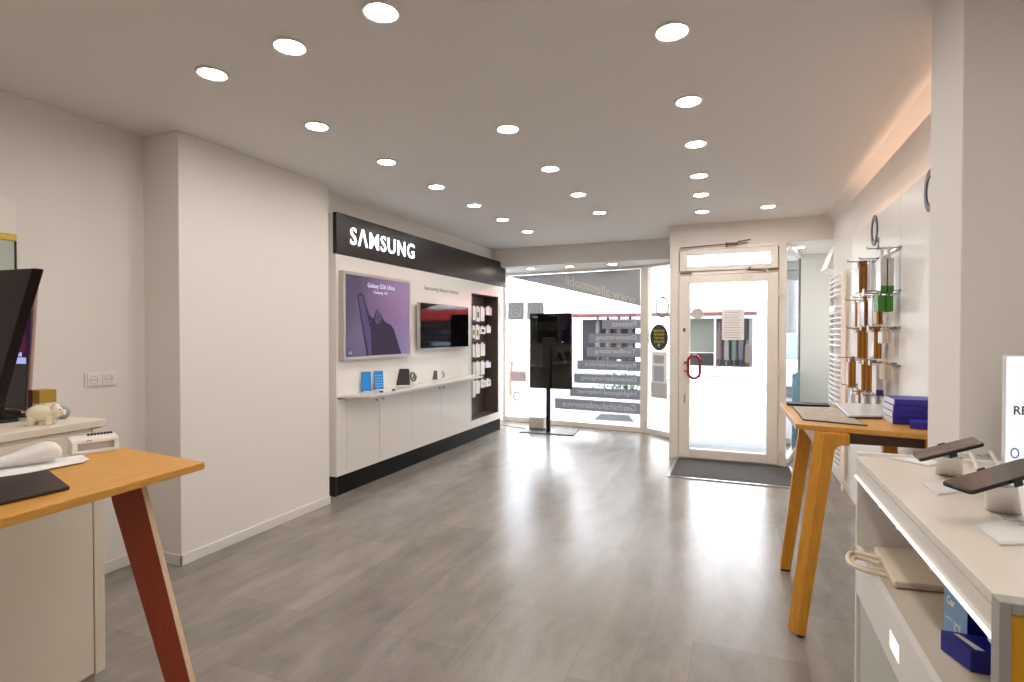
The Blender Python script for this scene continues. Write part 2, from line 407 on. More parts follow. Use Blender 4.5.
(MB().box(-.575, -.495, DY-.05, DY+.02, 2.09, 2.32).box(.345, .415, DY-.05, DY+.02, 2.09, 2.32)
   .box(-.495, .345, DY-.05, DY+.02, 2.09, 2.145).box(-.495, .345, DY-.05, DY+.02, 2.27, 2.32)).build('transom_sash', M['pvc'], d, bevel=.005)
B(-.5, .35, DY-.02, DY-.005, 2.14, 2.275).build('transom_glass', M['glass'], d)
hx, hz = -.415, 1.035
pts = []
for i in range(48):
    a = 2*PI*i/48; x = .062*math.cos(a); z = .062*math.sin(a) + (.062 if math.sin(a) > 0 else -.062)
    pts.append((hx+x, DY-.125, hz+z))
h = MB().tube(pts, .0145, 10, True).build('door_handle', M['red'], d, smooth=True)
(MB().tube([(hx-.06, DY-.125, hz+.045), (hx-.095, DY-.115, hz+.045), (hx-.105, DY-.055, hz+.045)], .011, 10)
   .tube([(hx-.06, DY-.125, hz-.045), (hx-.095, DY-.115, hz-.045), (hx-.105, DY-.055, hz-.045)], .011, 10)).build('handle_post', M['red'], h, smooth=True)
B(-.528, -.508, DY-.066, DY-.055, .63, .72).build('lock_plate', M['alu'], d, bevel=.003)
B(-.535, -.512, DY-.066, DY-.055, 1.42, 1.46).build('lock_plate', M['brownrod'], d, bevel=.003)
for z in (.17, 1.02, 1.83):
    (MB().cyl((.425, DY-.065, z-.05), (.425, DY-.065, z+.05), .012).box(.405, .47, DY-.062, DY-.05, z-.02, z+.02)).build('hinge', M['pvc'], d, smooth=True)
# the transom's opening rods
(MB().cyl((-.57, DY-.06, 2.352), (.12, DY-.06, 2.375), .006).box(-.1, .02, DY-.085, DY-.03, 2.36, 2.378).cyl((-.09, DY-.07, 2.33), (-.09, DY-.07, 2.385), .008)
   .cyl((.02, DY-.07, 2.385), (.15, DY-.07, 2.4), .007)).build('opening_rod', M['brownrod'], d, smooth=True)
(MB().cyl((-.57, DY-.05, 2.068), (-.45, DY-.05, 2.068), .007).cyl((.11, DY-.065, 2.085), (.3, DY-.065, 2.06), .008).cyl((.14, DY-.065, 2.075), (.14, DY-.05, 2.11), .009)
   .cyl((.32, DY-.05, 2.075), (.42, DY-.05, 2.08), .008)).build('opening_rod', M['brownrod'], d, smooth=True)
B(.07, .18, DY-.06, DY-.05, 1.985, 2.035).build('closer_plate', M['cream'], d, bevel=.003)

# notices stuck to the door glass
def note(x0, x1, z0, z1, y):
    t = thing('paper_notice', 'white printed paper sheet taped to the entrance door glass', 'notice', ((x0+x1)/2, y, z0))
    B(x0, x1, y-.002, y, z0, z1).build('sheet', M['winpaper'], t)
    lines = MB()
    for k in range(11):
        zz = z1 - .035 - k*.027; lines.box(x0+.025, x1-.025-.05*random.random(), y-.0035, y-.002, zz-.0025, zz+.0025)
    lines.build('print', M['greytext'], t)
p0, p1 = on(722, 309.5, 1, DY-.021), on(744, 340, 1, DY-.021)
note(p0.x, p1.x, p1.z, p0.z, DY-.021)
c = on(697.5, 313.5, 1, DY-.021)
tag(MB().cyl(c, c+Vector((0, -.003, 0)), .062, n=32).build('round_sticker', M['wingrey']), 'round pale grey sticker near the top left of the door glass', 'sticker')

# ------------------------------------------------------------------ shop windows
WA, WB = Vector((-3.46, 8.2, 0)), Vector((-1.13, 7.91, 0))
wd = (WB-WA).normalized(); wn = Vector((wd.y, -wd.x, 0)); WL = (WB-WA).length   # wn points into the room
up = Vector((0, 0, 1))
def wp(px, py, A=WA, n=wn, off=0):
    dd = cf + cr*((px-CX)/F) + cu*((CY-py)/F); t = n.dot(A + n*off - CAM)/n.dot(dd); return CAM + dd*t
def slab(mb, A, dirv, n, s0, s1, z0, z1, t0, t1):
    """box along a slanted window: s along it, t into the room"""
    b = [A + dirv*s0 + n*t0, A + dirv*s1 + n*t0, A + dirv*s1 + n*t1, A + dirv*s0 + n*t1]
    return mb.hexa([p + up*z0 for p in b], [p + up*z1 for p in b])
def window(name, A, Bp, left, right, zt=2.36):
    dv = (Bp-A).normalized(); n = Vector((dv.y, -dv.x, 0)); L = (Bp-A).length
    w = thing(name, None, None, A, kind='structure')
    fr = MB(); slab(fr, A, dv, n, 0, L, 0, .075, -.03, .05); slab(fr, A, dv, n, 0, L, zt-.035, zt, -.03, .05)
    slab(fr, A, dv, n, 0, left, .075, zt-.035, -.03, .05); slab(fr, A, dv, n, L-right, L, .075, zt-.035, -.03, .05)
    fr.build('window_frame', M['pvc'], w, bevel=.004)
    slab(MB(), A, dv, n, left-.005, L-right+.005, .07, zt-.03, -.003, .003).build('window_glass', M['glass'], w)
    return w, dv, n, L
w1, *_ = window('window_1', WA, WB, .05, .105)
# grey lettered films: read from the street, so mirrored from inside
tri = [wp(507, 276.5, off=.006), wp(640.3, 269, off=.006), wp(640.3, 306, off=.006)]
f = MB().prism(tri, wn*.002).build('window_film', M['vinyltri'], w1, label='grey triangular window film across the top of the pane')
a = wp(636, 305, off=.010); bq = wp(566, 284.5, off=.010); rr = (bq-a).normalized()
text('www.allemmobil', a, rr, up, .15, (bq-a).length, .001, .004).build('lettering', M['vinyltext2'], f)
# slats of pale stickers under the film's edge
strips = [(602, 319.5, 328.7, 'Festnetz', 612), (588.6, 333.4, 343, 'Datenrettung', 596), (587, 347.6, 357, 'Tarifberatung', 595), (577, 361.5, 370.8, 'Reparaturservice', 585),
          (574, 376, 384.7, 'Datenübertragung', 581), (570, 390.3, 399, 'Highspeed-Internet', 577), (555, 403.2, 413, 'Geschäftskundenservice', 563)]
for x0, y0, y1, s, tx in strips:
    P, Q, R = wp(x0, y1, off=.006), wp(640.3, y0, off=.006), wp(640.3, y1+1.5*(y1-333)/80, off=.006)
    s0, s1 = (P-WA).dot(wd), (Q-WA).dot(wd)
    st = slab(MB(), WA, wd, wn, s0, s1, R.z, Q.z, .004, .006).build('lettered_strip', M['vinyl'], w1)
    hh = Q.z-R.z; e = (wp(tx, y1)-WA).dot(wd)
    o = WA + wd*(s1-.06) + wn*.0065 + up*(R.z + hh*.24)
    text(s, o, -wd, up, hh*.58, s1-.06-e, -.001, .006).build('lettering', M['striptext'], st)
for x0, x1 in ((508, 524), (527, 544)):
    P, Q = wp(x0, 320, off=.006), wp(x1, 302, off=.006); s0, s1 = (P-WA).dot(wd), (Q-WA).dot(wd)
    q = slab(MB(), WA, wd, wn, s0, s1, P.z, Q.z, .004, .006).build('icon_decal', M['vinyltri'], w1)
    c = WA + wd*((s0+s1)/2) + wn*.0065 + up*((P.z+Q.z)/2)
    (MB().ring(c, .085, .1, wd, up, -.001, 32).ring(c, .028, .042, wd, up, -.001, 20).tube([c+wd*.03-up*.03, c+wd*.06-up*.06], .008, 6)).build('icon', M['vinyltext'], q)
P, Q = wp(510.5, 381, off=.006), wp(526, 371.5, off=.006)
slab(MB(), WA, wd, wn, (P-WA).dot(wd), (Q-WA).dot(wd), P.z, Q.z, .004, .006).build('pale_decal', mat('dusty_pink_film', (206, 184, 194), .5), w1)
c = wp(517, 396, off=.0065)
MB().ring(c, .055, .075, wd, up, -.001, 28, a0=.6, a1=5.2).build('arrow_decal', M['vinyl'], w1)

NA, NB = Vector((-1.13, 7.91, 0)), Vector((-.72, 7.60, 0))
w2, nd, nn, NL = window('window_2', NA, NB, .03, .07)
def npnt(px, py, off=.008): return wp(px, py, NA, nn, off)
c = npnt(662.2, 307)
MB().ring(c, .1, .125, nd, up, -.002, 36, sw=1.15).build('ring_decal', vinyl_mat('grey_ring_film', (112, 114, 120), .4), w2)
c = npnt(659, 337.5)
stk = MB().ring(c, .001, .165, nd, up, -.002, 36, sw=1.1).build('round_decal', M['stickdark'], w2)
tx = MB()
for k in range(4):
    tx.v  # rows of yellow print
    s = text(['SMARTPHONE', 'REPARATUR', 'SOFORT', 'SERVICE'][k], c - nn*-.004 + nd*.10 + up*(.075-.05*k), -nd, up, .034, .19, -.001, .01)
    tx.add(s.v, s.f)
tx.build('lettering', M['stickyel'], stk)
(MB().ring(c+nn*.004-up*.105, .012, .022, nd, up, -.001, 4)).build('icon', M['paper'], stk)
def ndecal(x0, x1, y0, y1, mt, name, off=.008):
    P, Q = npnt(x0, y1, off), npnt(x1, y0, off)
    return slab(MB(), NA, nd, nn, (P-NA).dot(nd), (Q-NA).dot(nd), P.z, Q.z, off-.002, off).build(name, mt, w2)
ndecal(651.5, 667, 352, 382.5, M['winpaper'], 'notice_film')
ndecal(654, 664, 355.5, 363, M['vinyltext'], 'notice_print', .010)
ndecal(653.5, 664, 366.5, 381, M['vinyltext'], 'notice_print', .010)
ndecal(651, 667, 383.5, 397, M['wingrey'], 'grey_film')

RA, RB = Vector((.505, 6.55, 0)), Vector((.76, 7.80, 0))
w3 = thing('window_3', None, None, RA, kind='structure')
rd = (RB-RA).normalized(); rn = Vector((rd.y, -rd.x, 0)); RL = (RB-RA).length
fr = MB(); slab(fr, RA, rd, rn, 0, RL, 0, .06, -.03, .03); slab(fr, RA, rd, rn, 0, RL, 2.34, 2.385, -.03, .03)
fr.build('window_frame', M['pvc'], w3)
slab(MB(), RA, rd, rn, 0, RL, .06, 2.34, -.003, .003).build('window_glass', M['glass'], w3)
slab(MB(), RA, rd, rn, .5, RL-.01, .06, .93, .004, .007).build('teal_film', M['teal'], w3)
slab(MB(), RA, rd, rn, RL-.035, RL, .06, 2.34, -.02, .02).build('post', M['shutter'], w3)

# ------------------------------------------------------------------ ceiling lights
def downlight(x, y, z=CZ, label='', group='round recessed ceiling lights', mt=None, r=.058):
    t = thing('ceiling_light', label, 'ceiling light', (x, y, z), group, world=False)
    MB().lathe([(r, -.002), (r, -.009), (r+.006, -.012), (r+.012, -.010), (r+.013, 0), (r, 0)], (0, 0, 0), 32).build('trim_ring', M['whitepl'], t, smooth=True)
    MB().cyl((0, 0, -.0075), (0, 0, -.001), r, n=32).build('diffuser', mt or M['light'], t)
    return t
ordn = ['nearest', 'second', 'third', 'fourth', 'fifth', 'sixth', 'seventh', 'eighth']
rows = [('left row', [(-2.26, 1.863), (-2.265, 2.56), (-2.28, 3.273), (-2.285, 3.98), (-2.29, 4.694), (-2.29, 5.385), (-2.285, 6.124)]),
        ('middle row', [(-1.24, 1.746), (-1.25, 3.019), (-1.262, 3.861), (-1.268, 4.668), (-1.262, 5.44)]),
        ('right row', [(-.24, 2.296), (-.23, 3.013), (-.238, 3.706), (-.262, 4.459), (-.281, 5.071), (-.309, 5.776)])]
for nm, ps in rows:
    for i, (x, y) in enumerate(ps):
        downlight(x, y, label=f'round ceiling light, {ordn[i]} from the camera in the {nm}')
downlight(-1.743, 1.81, label='round white ceiling light between the nearest lights of the left and middle rows')
downlight(.285, 5.786, label='lone round ceiling light in front of the door header, toward the radiator')
for i, x in enumerate((-2.83, -2.2, -1.58)):
    p = on((530.6, 569.5, 612.5)[i], (268.5, 266.5, 264)[i], 2, 2.355)
    downlight(p.x, p.y, 2.36, ['round light in the window soffit nearest the wall display', 'round light in the middle of the window soffit', 'round light in the window soffit nearest the door'][i], 'window soffit lights', M['lightbay'])
p = on(799, 247.5, 2, 2.38)
downlight(p.x, p.y, 2.385, 'round light in the small bay right of the door', None, M['lightbay'])
for x, y in ((-2.3, .3), (-1.2, .2), (-.2, .4), (-2.3, -1.2), (-1.2, -1.2), (-.2, -1.2), (.8, .3), (.9, -1.2), (.6, 1.1), (-.3, 1.0)):  # unseen lights, added to brighten the near end of the room
    downlight(x, y, label='round white ceiling light added behind the viewer for more light, out of view', group='added ceiling lights behind the camera')

# ------------------------------------------------------------------ black and white wall display
FX = -3.15
Y0, Y1, KH = 3.78, 7.35, .172
def sy(px): return on(px, 333, 0, FX).y
def sz(px, py): return on(px, py, 0, FX).z
D = thing('display_wall', 'long white gloss wall display with black lit header, shelf and cupboards', 'display wall', (FX, 5.6, 0))
NY0, NY1, NZ0, NZ1 = sy(471.3), sy(498), .272, 1.925
(MB().box(-3.268, FX, Y0, NY0, KH, 2.08).box(-3.268, FX, NY1, Y1, KH, 2.08).box(-3.268, FX, NY0, NY1, KH, NZ0).box(-3.268, FX, NY0, NY1, NZ1, 2.08).box(-3.268, FX-.03, Y0, Y1, 2.08, 2.43)).build('back_panel', M['whitegloss'], D)
hd = B(FX-.028, FX+.012, Y0-.004, 7.49, 2.085, 2.435).build('header_sign', M['sign'], D, bevel=.003)
ya, yb = on(350, 240, 0, FX+.012).y, on(414, 240, 0, FX+.012).y
text('SΛMSUNG', (FX+.014, ya, 2.185), (0, 1, 0), up, .16, yb-ya, .004, .013, 1.14).build('lettering', M['letters'], hd)
B(-3.268, FX-.02, Y0+.03, Y1, 0, KH).build('kickplate', M['kick'], D)
B(-3.268, FX-.016, Y0, Y0+.03, 0, KH).build('kickplate_end', M['darkmetal'], D)
# cupboards
ed = [sy(346), sy(378.6), sy(411), sy(441), sy(469.5)]
for i in range(4):
    dr = B(FX, FX+.006, ed[i]+.003, ed[i+1]-.003, .2, .835).build('cupboard_door', M['whitegloss'], D, bevel=.001)
    ky = ed[i+1]-.05 if i % 2 == 0 else ed[i]+.05
    MB().cyl((FX+.006, ky, .775), (FX+.014, ky, .775), .011).build('lock', M['steel'], dr, smooth=True)
B(FX, FX+.003, Y0+.012, ed[4], .836, .846).build('shadow_gap', M['black'], D)
# ledge with tapered ends
SX = -2.92
yl0, yl1 = on(339, 394, 0, FX).y, on(484, 377, 0, SX).y
sh = MB().prism([(FX, Y0+.02, .848), (SX, Y0+.16, .848), (SX, yl1-.02, .848), (FX, yl1+.1, .848)], (0, 0, .024)).build('shelf', M['whitegloss'], D, bevel=.002)
# recess
(MB().box(-3.372, -3.365, NY0, NY1, NZ0, NZ1).box(-3.365, FX-.002, NY1-.004, NY1+.004, NZ0, NZ1).box(-3.365, FX-.002, NY0-.004, NY0+.004, NZ0, NZ1)
   .box(-3.365, FX-.002, NY0, NY1, NZ0-.004, NZ0+.004).box(-3.365, FX-.002, NY0, NY1, NZ1-.004, NZ1+.004)).build('niche_liner', M['nichedark'], D)
(MB().box(FX, FX+.004, NY0-.012, NY0, NZ0-.01, NZ1+.01).box(FX, FX+.004, NY1, NY1+.012, NZ0-.01, NZ1+.01)).build('niche_trim', M['alu'], D)
B(FX, FX+.003, sy(480), sy(490), .245, .253).build('recess_pull', M['greytext'], D)
q0, q1 = sy(465), sy(484)
text('Samsung Smart Home', (FX+.001, sy(424), sz(440, 293)), (0, 1, 0), up, .062, sy(458.5)-sy(424), .002, .012).build('lettering', M['greytext'], D)

# hook rails and hanging accessories
acc_rows = [  # (rail px y, [(x0,x1,ytop,ybot,kind)])
 (305, [(472.2, 475, 306, 320, 'b'), (475.6, 479, 306.5, 321.5, 'g'), (479.8, 483.6, 307, 321, 'w'), (485.4, 491, 307, 315, 's')]),
 (324.5, [(471.8, 474, 325.5, 338, 'd'), (474.8, 478.6, 324.5, 339.5, 'y'), (479.6, 484.6, 326.5, 334, 'd'), (486, 490, 325.5, 333, 's')]),
 (343, [(472, 474, 344, 357, 'w'), (474.8, 479, 343.5, 357.5, 'w'), (480, 484.2, 343, 356, 'w')]),
 (361, [(472, 474.5, 362, 376, 'w'), (475, 479, 361, 375.5, 'w'), (480, 483.8, 361, 374.8, 'w'), (484.8, 490, 361, 368, 's')]),
 (379, [(471.8, 474.6, 380, 397.5, 'w'), (475.2, 479, 380, 394, 'w'), (480, 484.6, 379, 388, 'o'), (485.4, 490, 378.5, 386.8, 'o')])]
PX = -3.225
rown = ['top', 'second', 'third', 'fourth', 'lowest']; coln = ['first', 'second', 'third', 'fourth']
for ri, (ry, items) in enumerate(acc_rows):
    rz = on(480, ry, 0, -3.34).z
    rl = MB().box(-3.365, -3.35, NY0+.01, NY1-.01, rz-.008, rz+.008)
    rail = rl.build('hook_rail', M['darkmetal'], D)
    for ci, (x0, x1, yt, yb_, k) in enumerate(items):
        A, Bq = on(x0, yb_, 0, PX), on(x1, yt, 0, PX)
        zt, zb = Bq.z, A.z; yc = (A.y+Bq.y)/2; w = Bq.y-A.y
        MB().tube([(-3.35, yc, zt+.012), (PX+.05, yc, zt+.012), (PX+.06, yc, zt+.024)], .0035, 6).build('hook', M['steel'], rail)
        kind = {'b': 'plain white blister pack', 'g': 'white pack with a dark green window', 'w': 'long white pack', 's': 'small square silver pack', 'd': 'white pack with a black window', 'y': 'white pack with a yellow mark', 'o': 'small white box with a round mark'}[k]
        t = thing('accessory_pack', f'{kind}, {coln[ci]} along the {rown[ri]} hook row in the niche', 'package', (PX, yc, zb), 'accessory packs in the dark niche')
        body = MB().box(PX-.012, PX+.014, A.y, Bq.y, zb, zt-.012); body.box(PX-.001, PX+.002, yc-w*.22, yc+w*.22, zt-.012, zt+.008)
        body.build('carton', M['silver'] if k == 's' else M['white'], t, bevel=.002)
        if k in 'gdy':
            B(PX+.014, PX+.0155, A.y+w*.25, Bq.y-w*.25, zb+(zt-zb)*.25, zb+(zt-zb)*.65).build('window_print', {'g': mat('dark_green_print', (40, 70, 64), .4), 'd': M['black'], 'y': M['gold']}[k], t)
        if k == 'o':
            MB().ring((PX+.014, yc, (zb+zt)/2), .012, .022, (0, 1, 0), up, .001, 20).build('round_print', M['ink'], t)

# purple advertising display
pf = -3.10
a, bq = on(343, 361, 0, pf), on(411.5, 281, 0, pf)
py0, py1 = on(343.5, 300, 0, pf).y, on(411, 300, 0, pf).y; pz0, pz1 = on(411, 356, 0, pf).z, on(411, 281, 0, pf).z
T = thing('advertising_display', 'square silver framed advertising screen with a violet phone picture above the shelf', 'screen', (pf, (py0+py1)/2, pz0))
fw = .028
(MB().box(-3.148, pf, py0, py0+fw, pz0, pz1).box(-3.148, pf, py1-fw, py1, pz0, pz1).box(-3.148, pf, py0+fw, py1-fw, pz0, pz0+fw).box(-3.148, pf, py0+fw, py1-fw, pz1-fw, pz1)).build('frame', M['alu'], T, bevel=.003)
iy0, iy1, iz0, iz1 = py0+fw, py1-fw, pz0+fw, pz1-fw
B(-3.14, pf-.008, iy0, iy1, iz0, iz1).build('screen', M['poster'], T)
def pp(u, v, dx=0): return (pf-.008+dx, iy0+(iy1-iy0)*u, iz0+(iz1-iz0)*v)
def flat(pts, dx, mt, name, par): return MB().prism([pp(u, v, dx) for u, v in pts], (.0008, 0, 0)).build(name, mt, par)
pic = flat([(.30, 0), (.17, .72), (.17, .76), (.19, .785), (.22, .79), (.25, .77), (.34, .52), (.40, .47), (.45, .60), (.50, .55), (.58, .44), (.68, .40), (.73, .34), (.86, 0)], .0006, M['phonepic'], 'phone_picture', T)
flat([(.33, 0), (.185, .70), (.19, .75), (.215, .77), (.24, .75), (.255, .70), (.36, .30), (.37, .0)], .0016, M['phonepic2'], 'picture_highlight', pic)
flat([(.42, .45), (.45, .585), (.485, .56), (.53, .47), (.50, .42), (.455, .40)], .0016, M['phonepic2'], 'picture_highlight', pic)
for u, v, r in ((.285, .62, .02), (.315, .53, .02), (.345, .44, .02), (.47, .5, .018), (.50, .44, .018), (.36, .36, .014)):
    flat([(u + r*math.cos(2*PI*i/16), v + r*math.sin(2*PI*i/16)) for i in range(16)], .0026, M['phonelens'], 'picture_lens', pic)
text('Galaxy S26 Ultra', pp(.315, .855, .001), (0, 1, 0), up, .055, (iy1-iy0)*.43, .001, .012).build('lettering', M['postertext'], T)
text('Galaxy AI', pp(.40, .79, .001), (0, 1, 0), up, .036, (iy1-iy0)*.22, .001, .006).build('lettering', M['postertext'], T)
text('AI', pp(.04, .03, .001), (0, 1, 0), up, .026, (iy1-iy0)*.05, .001, .01).build('lettering', M['bluescr2'], T)

# television
tf = -3.075
ty0, ty1 = on(420.3, 330, 0, tf).y, on(468.6, 330, 0, tf).y; tz0, tz1 = on(420.3, 349.8, 0, tf).z, on(420.3, 302, 0, tf).z
T = thing('television', 'flat black television mounted on the white display wall', 'television', (tf, (ty0+ty1)/2, tz0))
B(-3.115, tf-.004, ty0, ty1, tz0, tz1).build('casing', M['alu'], T, bevel=.004)
B(-3.1, tf, ty0+.008, ty1-.006, tz0+.014, tz1-.006).build('screen', mat('television_glass', (4, 3, 5), .05, spec=.3), T)
B(-3.149, -3.11, (ty0+ty1)/2-.2, (ty0+ty1)/2+.2, tz0+.1, tz1-.1).build('wall_bracket', M['black'], T)

# things on the ledge
SZ = .872
def lie(px, py, z=SZ): return on(px, py, 2, z)
def rounded(w, h, r, n=5):
    pts = []
    for cx, cz, a0 in ((w/2-r, h-r, 0), (-w/2+r, h-r, PI/2), (-w/2+r, r, PI), (w/2-r, r, 1.5*PI)):
        for i in range(n+1):
            a = a0 + PI/2*i/n; pts.append((cx+r*math.cos(a), cz+r*math.sin(a)))
    return pts
def standing(name, label, cat, base, w, h, lean, yaw, body, scr, icons=False, group=None):
    """slab on a small foot, leaning back; own axes: x across, -y front, z up"""
    t = thing(name, label, cat, base, group, world=False, rot=(0, 0, yaw))
    R = Matrix.Rotation(-lean, 4, 'X')
    MB().prism([(x, 0, z) for x, z in rounded(w, h, w*.1)], (0, .009, 0)).xf(Matrix.Translation((0, 0, .008)) @ R).build('casing', body, t, bevel=.0015)
    s = MB().prism([(x*.94, -.0012, h*.02+z*.96) for x, z in rounded(w, h, w*.08)], (0, .0012, 0)).xf(Matrix.Translation((0, 0, .008)) @ R).build('screen', scr, t)
    if icons:
        ic = MB()
        for i in range(4):
            for j in range(5): ic.box(-w*.36+i*w*.2, -w*.36+i*w*.2+w*.11, -.002, -.0012, h*.12+j*h*.15, h*.12+j*h*.15+w*.1)
        ic.xf(Matrix.Translation((0, 0, .008)) @ R).build('icons', M['bluescr2'], s)
    (MB().box(-w*.35, w*.35, -.02, .075, 0, .008).hexa([(-w*.2, .05, .008), (w*.2, .05, .008), (w*.2, .065, .008), (-w*.2, .065, .008)],
        [(-w*.2, .012+h*.5*math.sin(lean), h*.5), (w*.2, .012+h*.5*math.sin(lean), h*.5), (w*.2, .02+h*.5*math.sin(lean), h*.5), (-w*.2, .02+h*.5*math.sin(lean), h*.5)])).build('stand', M['whitepl'], t, bevel=.002)
    return t
YW = PI/2 - .85
standing('smartphone', 'upright smartphone with a blue screen at the near end of the shelf', 'phone', lie(366.5, 392), .085, .18, .3, YW, M['black'], M['bluescr'], False)
standing('smartphone', 'upright smartphone with blue icon screen, beside the plain blue one', 'phone', lie(379, 390), .085, .175, .3, YW, M['black'], M['bluescr2'] if False else M['bluescr'], True)
standing('tablet_computer', 'dark tablet leaning on its stand on the white shelf', 'tablet', lie(403, 386), .14, .17, .28, YW, M['black'], M['black'])
# watch on a stand
p = lie(414, 384)
t = thing('smartwatch', 'dark round smartwatch on a small clear stand beside the dark tablet', 'watch', p, world=False, rot=(0, 0, PI/2-.3))
(MB().box(-.035, .035, -.03, .05, 0, .008).box(-.012, .012, .0, .012, .008, .05)).build('stand', M['whitepl'], t, bevel=.002)
MB().tube([(.034*math.cos(2*PI*i/24), .012+.012*math.sin(2*PI*i/24), .075+.042*math.sin(2*PI*i/24)) for i in range(24)], .007, 8, True).build('strap', M['black'], t, smooth=True)
MB().cyl((0, -.004, .075), (0, -.018, .075), .024, n=24).build('watch_case', M['steel'], t, smooth=True)
standing('smartphone', 'small dark phone on a stand near the middle of the shelf', 'phone', lie(434.5, 380.5), .07, .105, .25, YW, M['black'], M['phonescr'])
standing('card_holder', 'small white info card standing behind the small dark phone', 'card', lie(438, 377.5), .07, .15, .15, YW, M['paper'], M['paper'])
p = lie(442, 379)
t = thing('smartwatch', 'small silver smartwatch loop on the shelf below the television', 'watch', p, world=False, rot=(0, 0, PI/2-.3))
B(-.03, .03, -.03, .04, 0, .008).build('stand', M['whitepl'], t, bevel=.002)
MB().tube([(.03*math.cos(2*PI*i/24), .0, .05+.038*math.sin(2*PI*i/24)) for i in range(24)], .006, 8, True).build('strap', M['darkmetal'], t, smooth=True)
MB().cyl((0, -.005, .082), (0, -.016, .078), .018, n=20).build('watch_case', M['alu'], t, smooth=True)
standing('tablet_computer', 'white tablet on its stand at the far end of the shelf', 'tablet', lie(462, 376), .15, .19, .22, YW, M['whitepl'], M['paper'])
for i, (x, y) in enumerate(((381.5, 392.3), (393.5, 390.5))):
    p = lie(x, y)
    tag(MB().lathe([(.001, .014), (.01, .014), (.016, .01), (.018, 0), (.001, 0)], p, 16).build('alarm_puck', M['black'], smooth=True),
        ['small black puck in front of the blue icon phone', 'small black puck between the blue phones and the dark tablet'][i], 'alarm puck')

# ------------------------------------------------------------------ black floor-standing display
gy = 7.46
T = thing('floor_display_stand', 'tall black display seen from behind, on a pole before the shop window', 'display stand', (-2.46, gy, 0))
bp_ = [on(519, 432.5, 2, .0), on(573.5, 436, 2, .0), on(579, 430.2, 2, .0), on(529, 428.5, 2, .0)]
MB().prism(bp_, (0, 0, .012)).build('base_plate', M['black'], T, bevel=.003)
sx0, sx1 = on(530.3, 350, 1, gy).x, on(572, 350, 1, gy).x; sz0, sz1 = on(551, 388.6, 1, gy).z, on(551, 313.2, 1, gy).z
pxm = on(548.5, 400, 1, gy-.05).x
B(pxm-.028, pxm+.028, gy-.075, gy-.035, .01, 1.25).build('pole', M['black'], T, bevel=.004)
pn = B(sx0, sx1, gy-.03, gy+.03, sz0, sz1).build('screen_back', M['blackgl'], T, bevel=.008)
(MB().box(pxm-.1, pxm+.1, gy-.04, gy-.03, 1.0, 1.35).box(pxm-.02, pxm+.02, gy-.05, gy-.03, 1.3, 1.34)).build('mounting_plate', M['black'], T, bevel=.004)
vb = MB()
for k in range(7): vb.box(sx0+.08, sx1-.08, gy-.033, gy-.03, 1.56-.018*k, 1.566-.018*k)
vb.build('vent_slots', M['darkmetal'], pn)
for x, z, m_ in ((.06, 1.32, 'alu'), (-.09, 1.27, 'steel'), (.2, 1.28, 'alu'), (-.22, 1.28, 'steel'), (.1, 1.1, 'steel'), (-.1, 1.1, 'steel'), (.24, 1.0, 'steel'), (.05, 1.45, 'steel'), (-.12, .95, 'steel')):
    MB().cyl((pxm+x, gy-.036, z), (pxm+x, gy-.03, z), .011, n=10).build('screw', M[m_], pn)
B(sx0+.05, sx0+.12, gy-.032, gy-.03, sz1-.06, sz1-.045).build('type_plate', M['greytext'], pn)
# white box behind the stand
p0, p1 = on(530, 428, 2, 0), on(545, 428, 2, 0)
tag(B(p0.x, p1.x+.02, gy+.14, gy+.34, 0, .17).build('storage_box', M['cream'], bevel=.004), 'low cream box on the floor behind the black display stand', 'box')
tag(MB().tube([(-3.45, 7.78, .006), (-3.2, 7.68, .006), (-3.0, 7.6, .006), (-2.86, 7.56, .006)], .006, 6).build('power_cable', M['greycard']), 'thin pale cable along the floor between wall display and black stand', 'cable')

# ------------------------------------------------------------------ entrance mat
T = thing('entrance_mat', 'dark grey entrance mat with metal edging in front of the glass door', 'mat', (-.05, 5.98, 0))
B(-.585, .53, 5.555, 6.41, .0, .008).build('carpet', M['mat'], T)
(MB().box(-.61, .55, 5.53, 5.555, 0, .011).box(-.61, -.585, 5.555, 6.41, 0, .011).box(.53, .55, 5.555, 6.41, 0, .011)).build('edging', M['alu'], T, bevel=.002)

# ------------------------------------------------------------------ towel radiator
T = thing('towel_radiator', 'tall white ladder towel radiator on the wall right of the door', 'radiator', (.9, 5.95, 0))
ry0, ry1 = 5.62, 6.28
for y in (ry0, ry1): MB().cyl((.89, y, .1), (.89, y, 1.96), .02, n=14).build('post', M['whitepl'], T, smooth=True)
zs = [1.93-.045*k for k in range(5)] + [1.64-.05*k for k in range(8)] + [1.2-.045*k for k in range(11)] + [.64-.045*k for k in range(11)]
for z in zs: MB().tube([(.885, ry0, z), (.865, ry0+.1, z), (.858, (ry0+ry1)/2, z), (.865, ry1-.1, z), (.885, ry1, z)], .0115, 8).build('bar', M['whitepl'], T, smooth=True)
for y in (ry0+.05, ry1-.05):
    for z in (.3, 1.75): MB().cyl((.89, y, z), (.9285, y, z), .012, n=10).build('bracket', M['whitepl'], T, smooth=True)
for y in (ry0, ry1): MB().cyl((.89, y, .0), (.89, y, .1), .011, n=10).build('supply_pipe', M['whitepl'], T, smooth=True)
B(.846, .852, ry0+.17, ry0+.5, 1.6, 1.66).build('name_plate', M['whitepl'], T, bevel=.004)

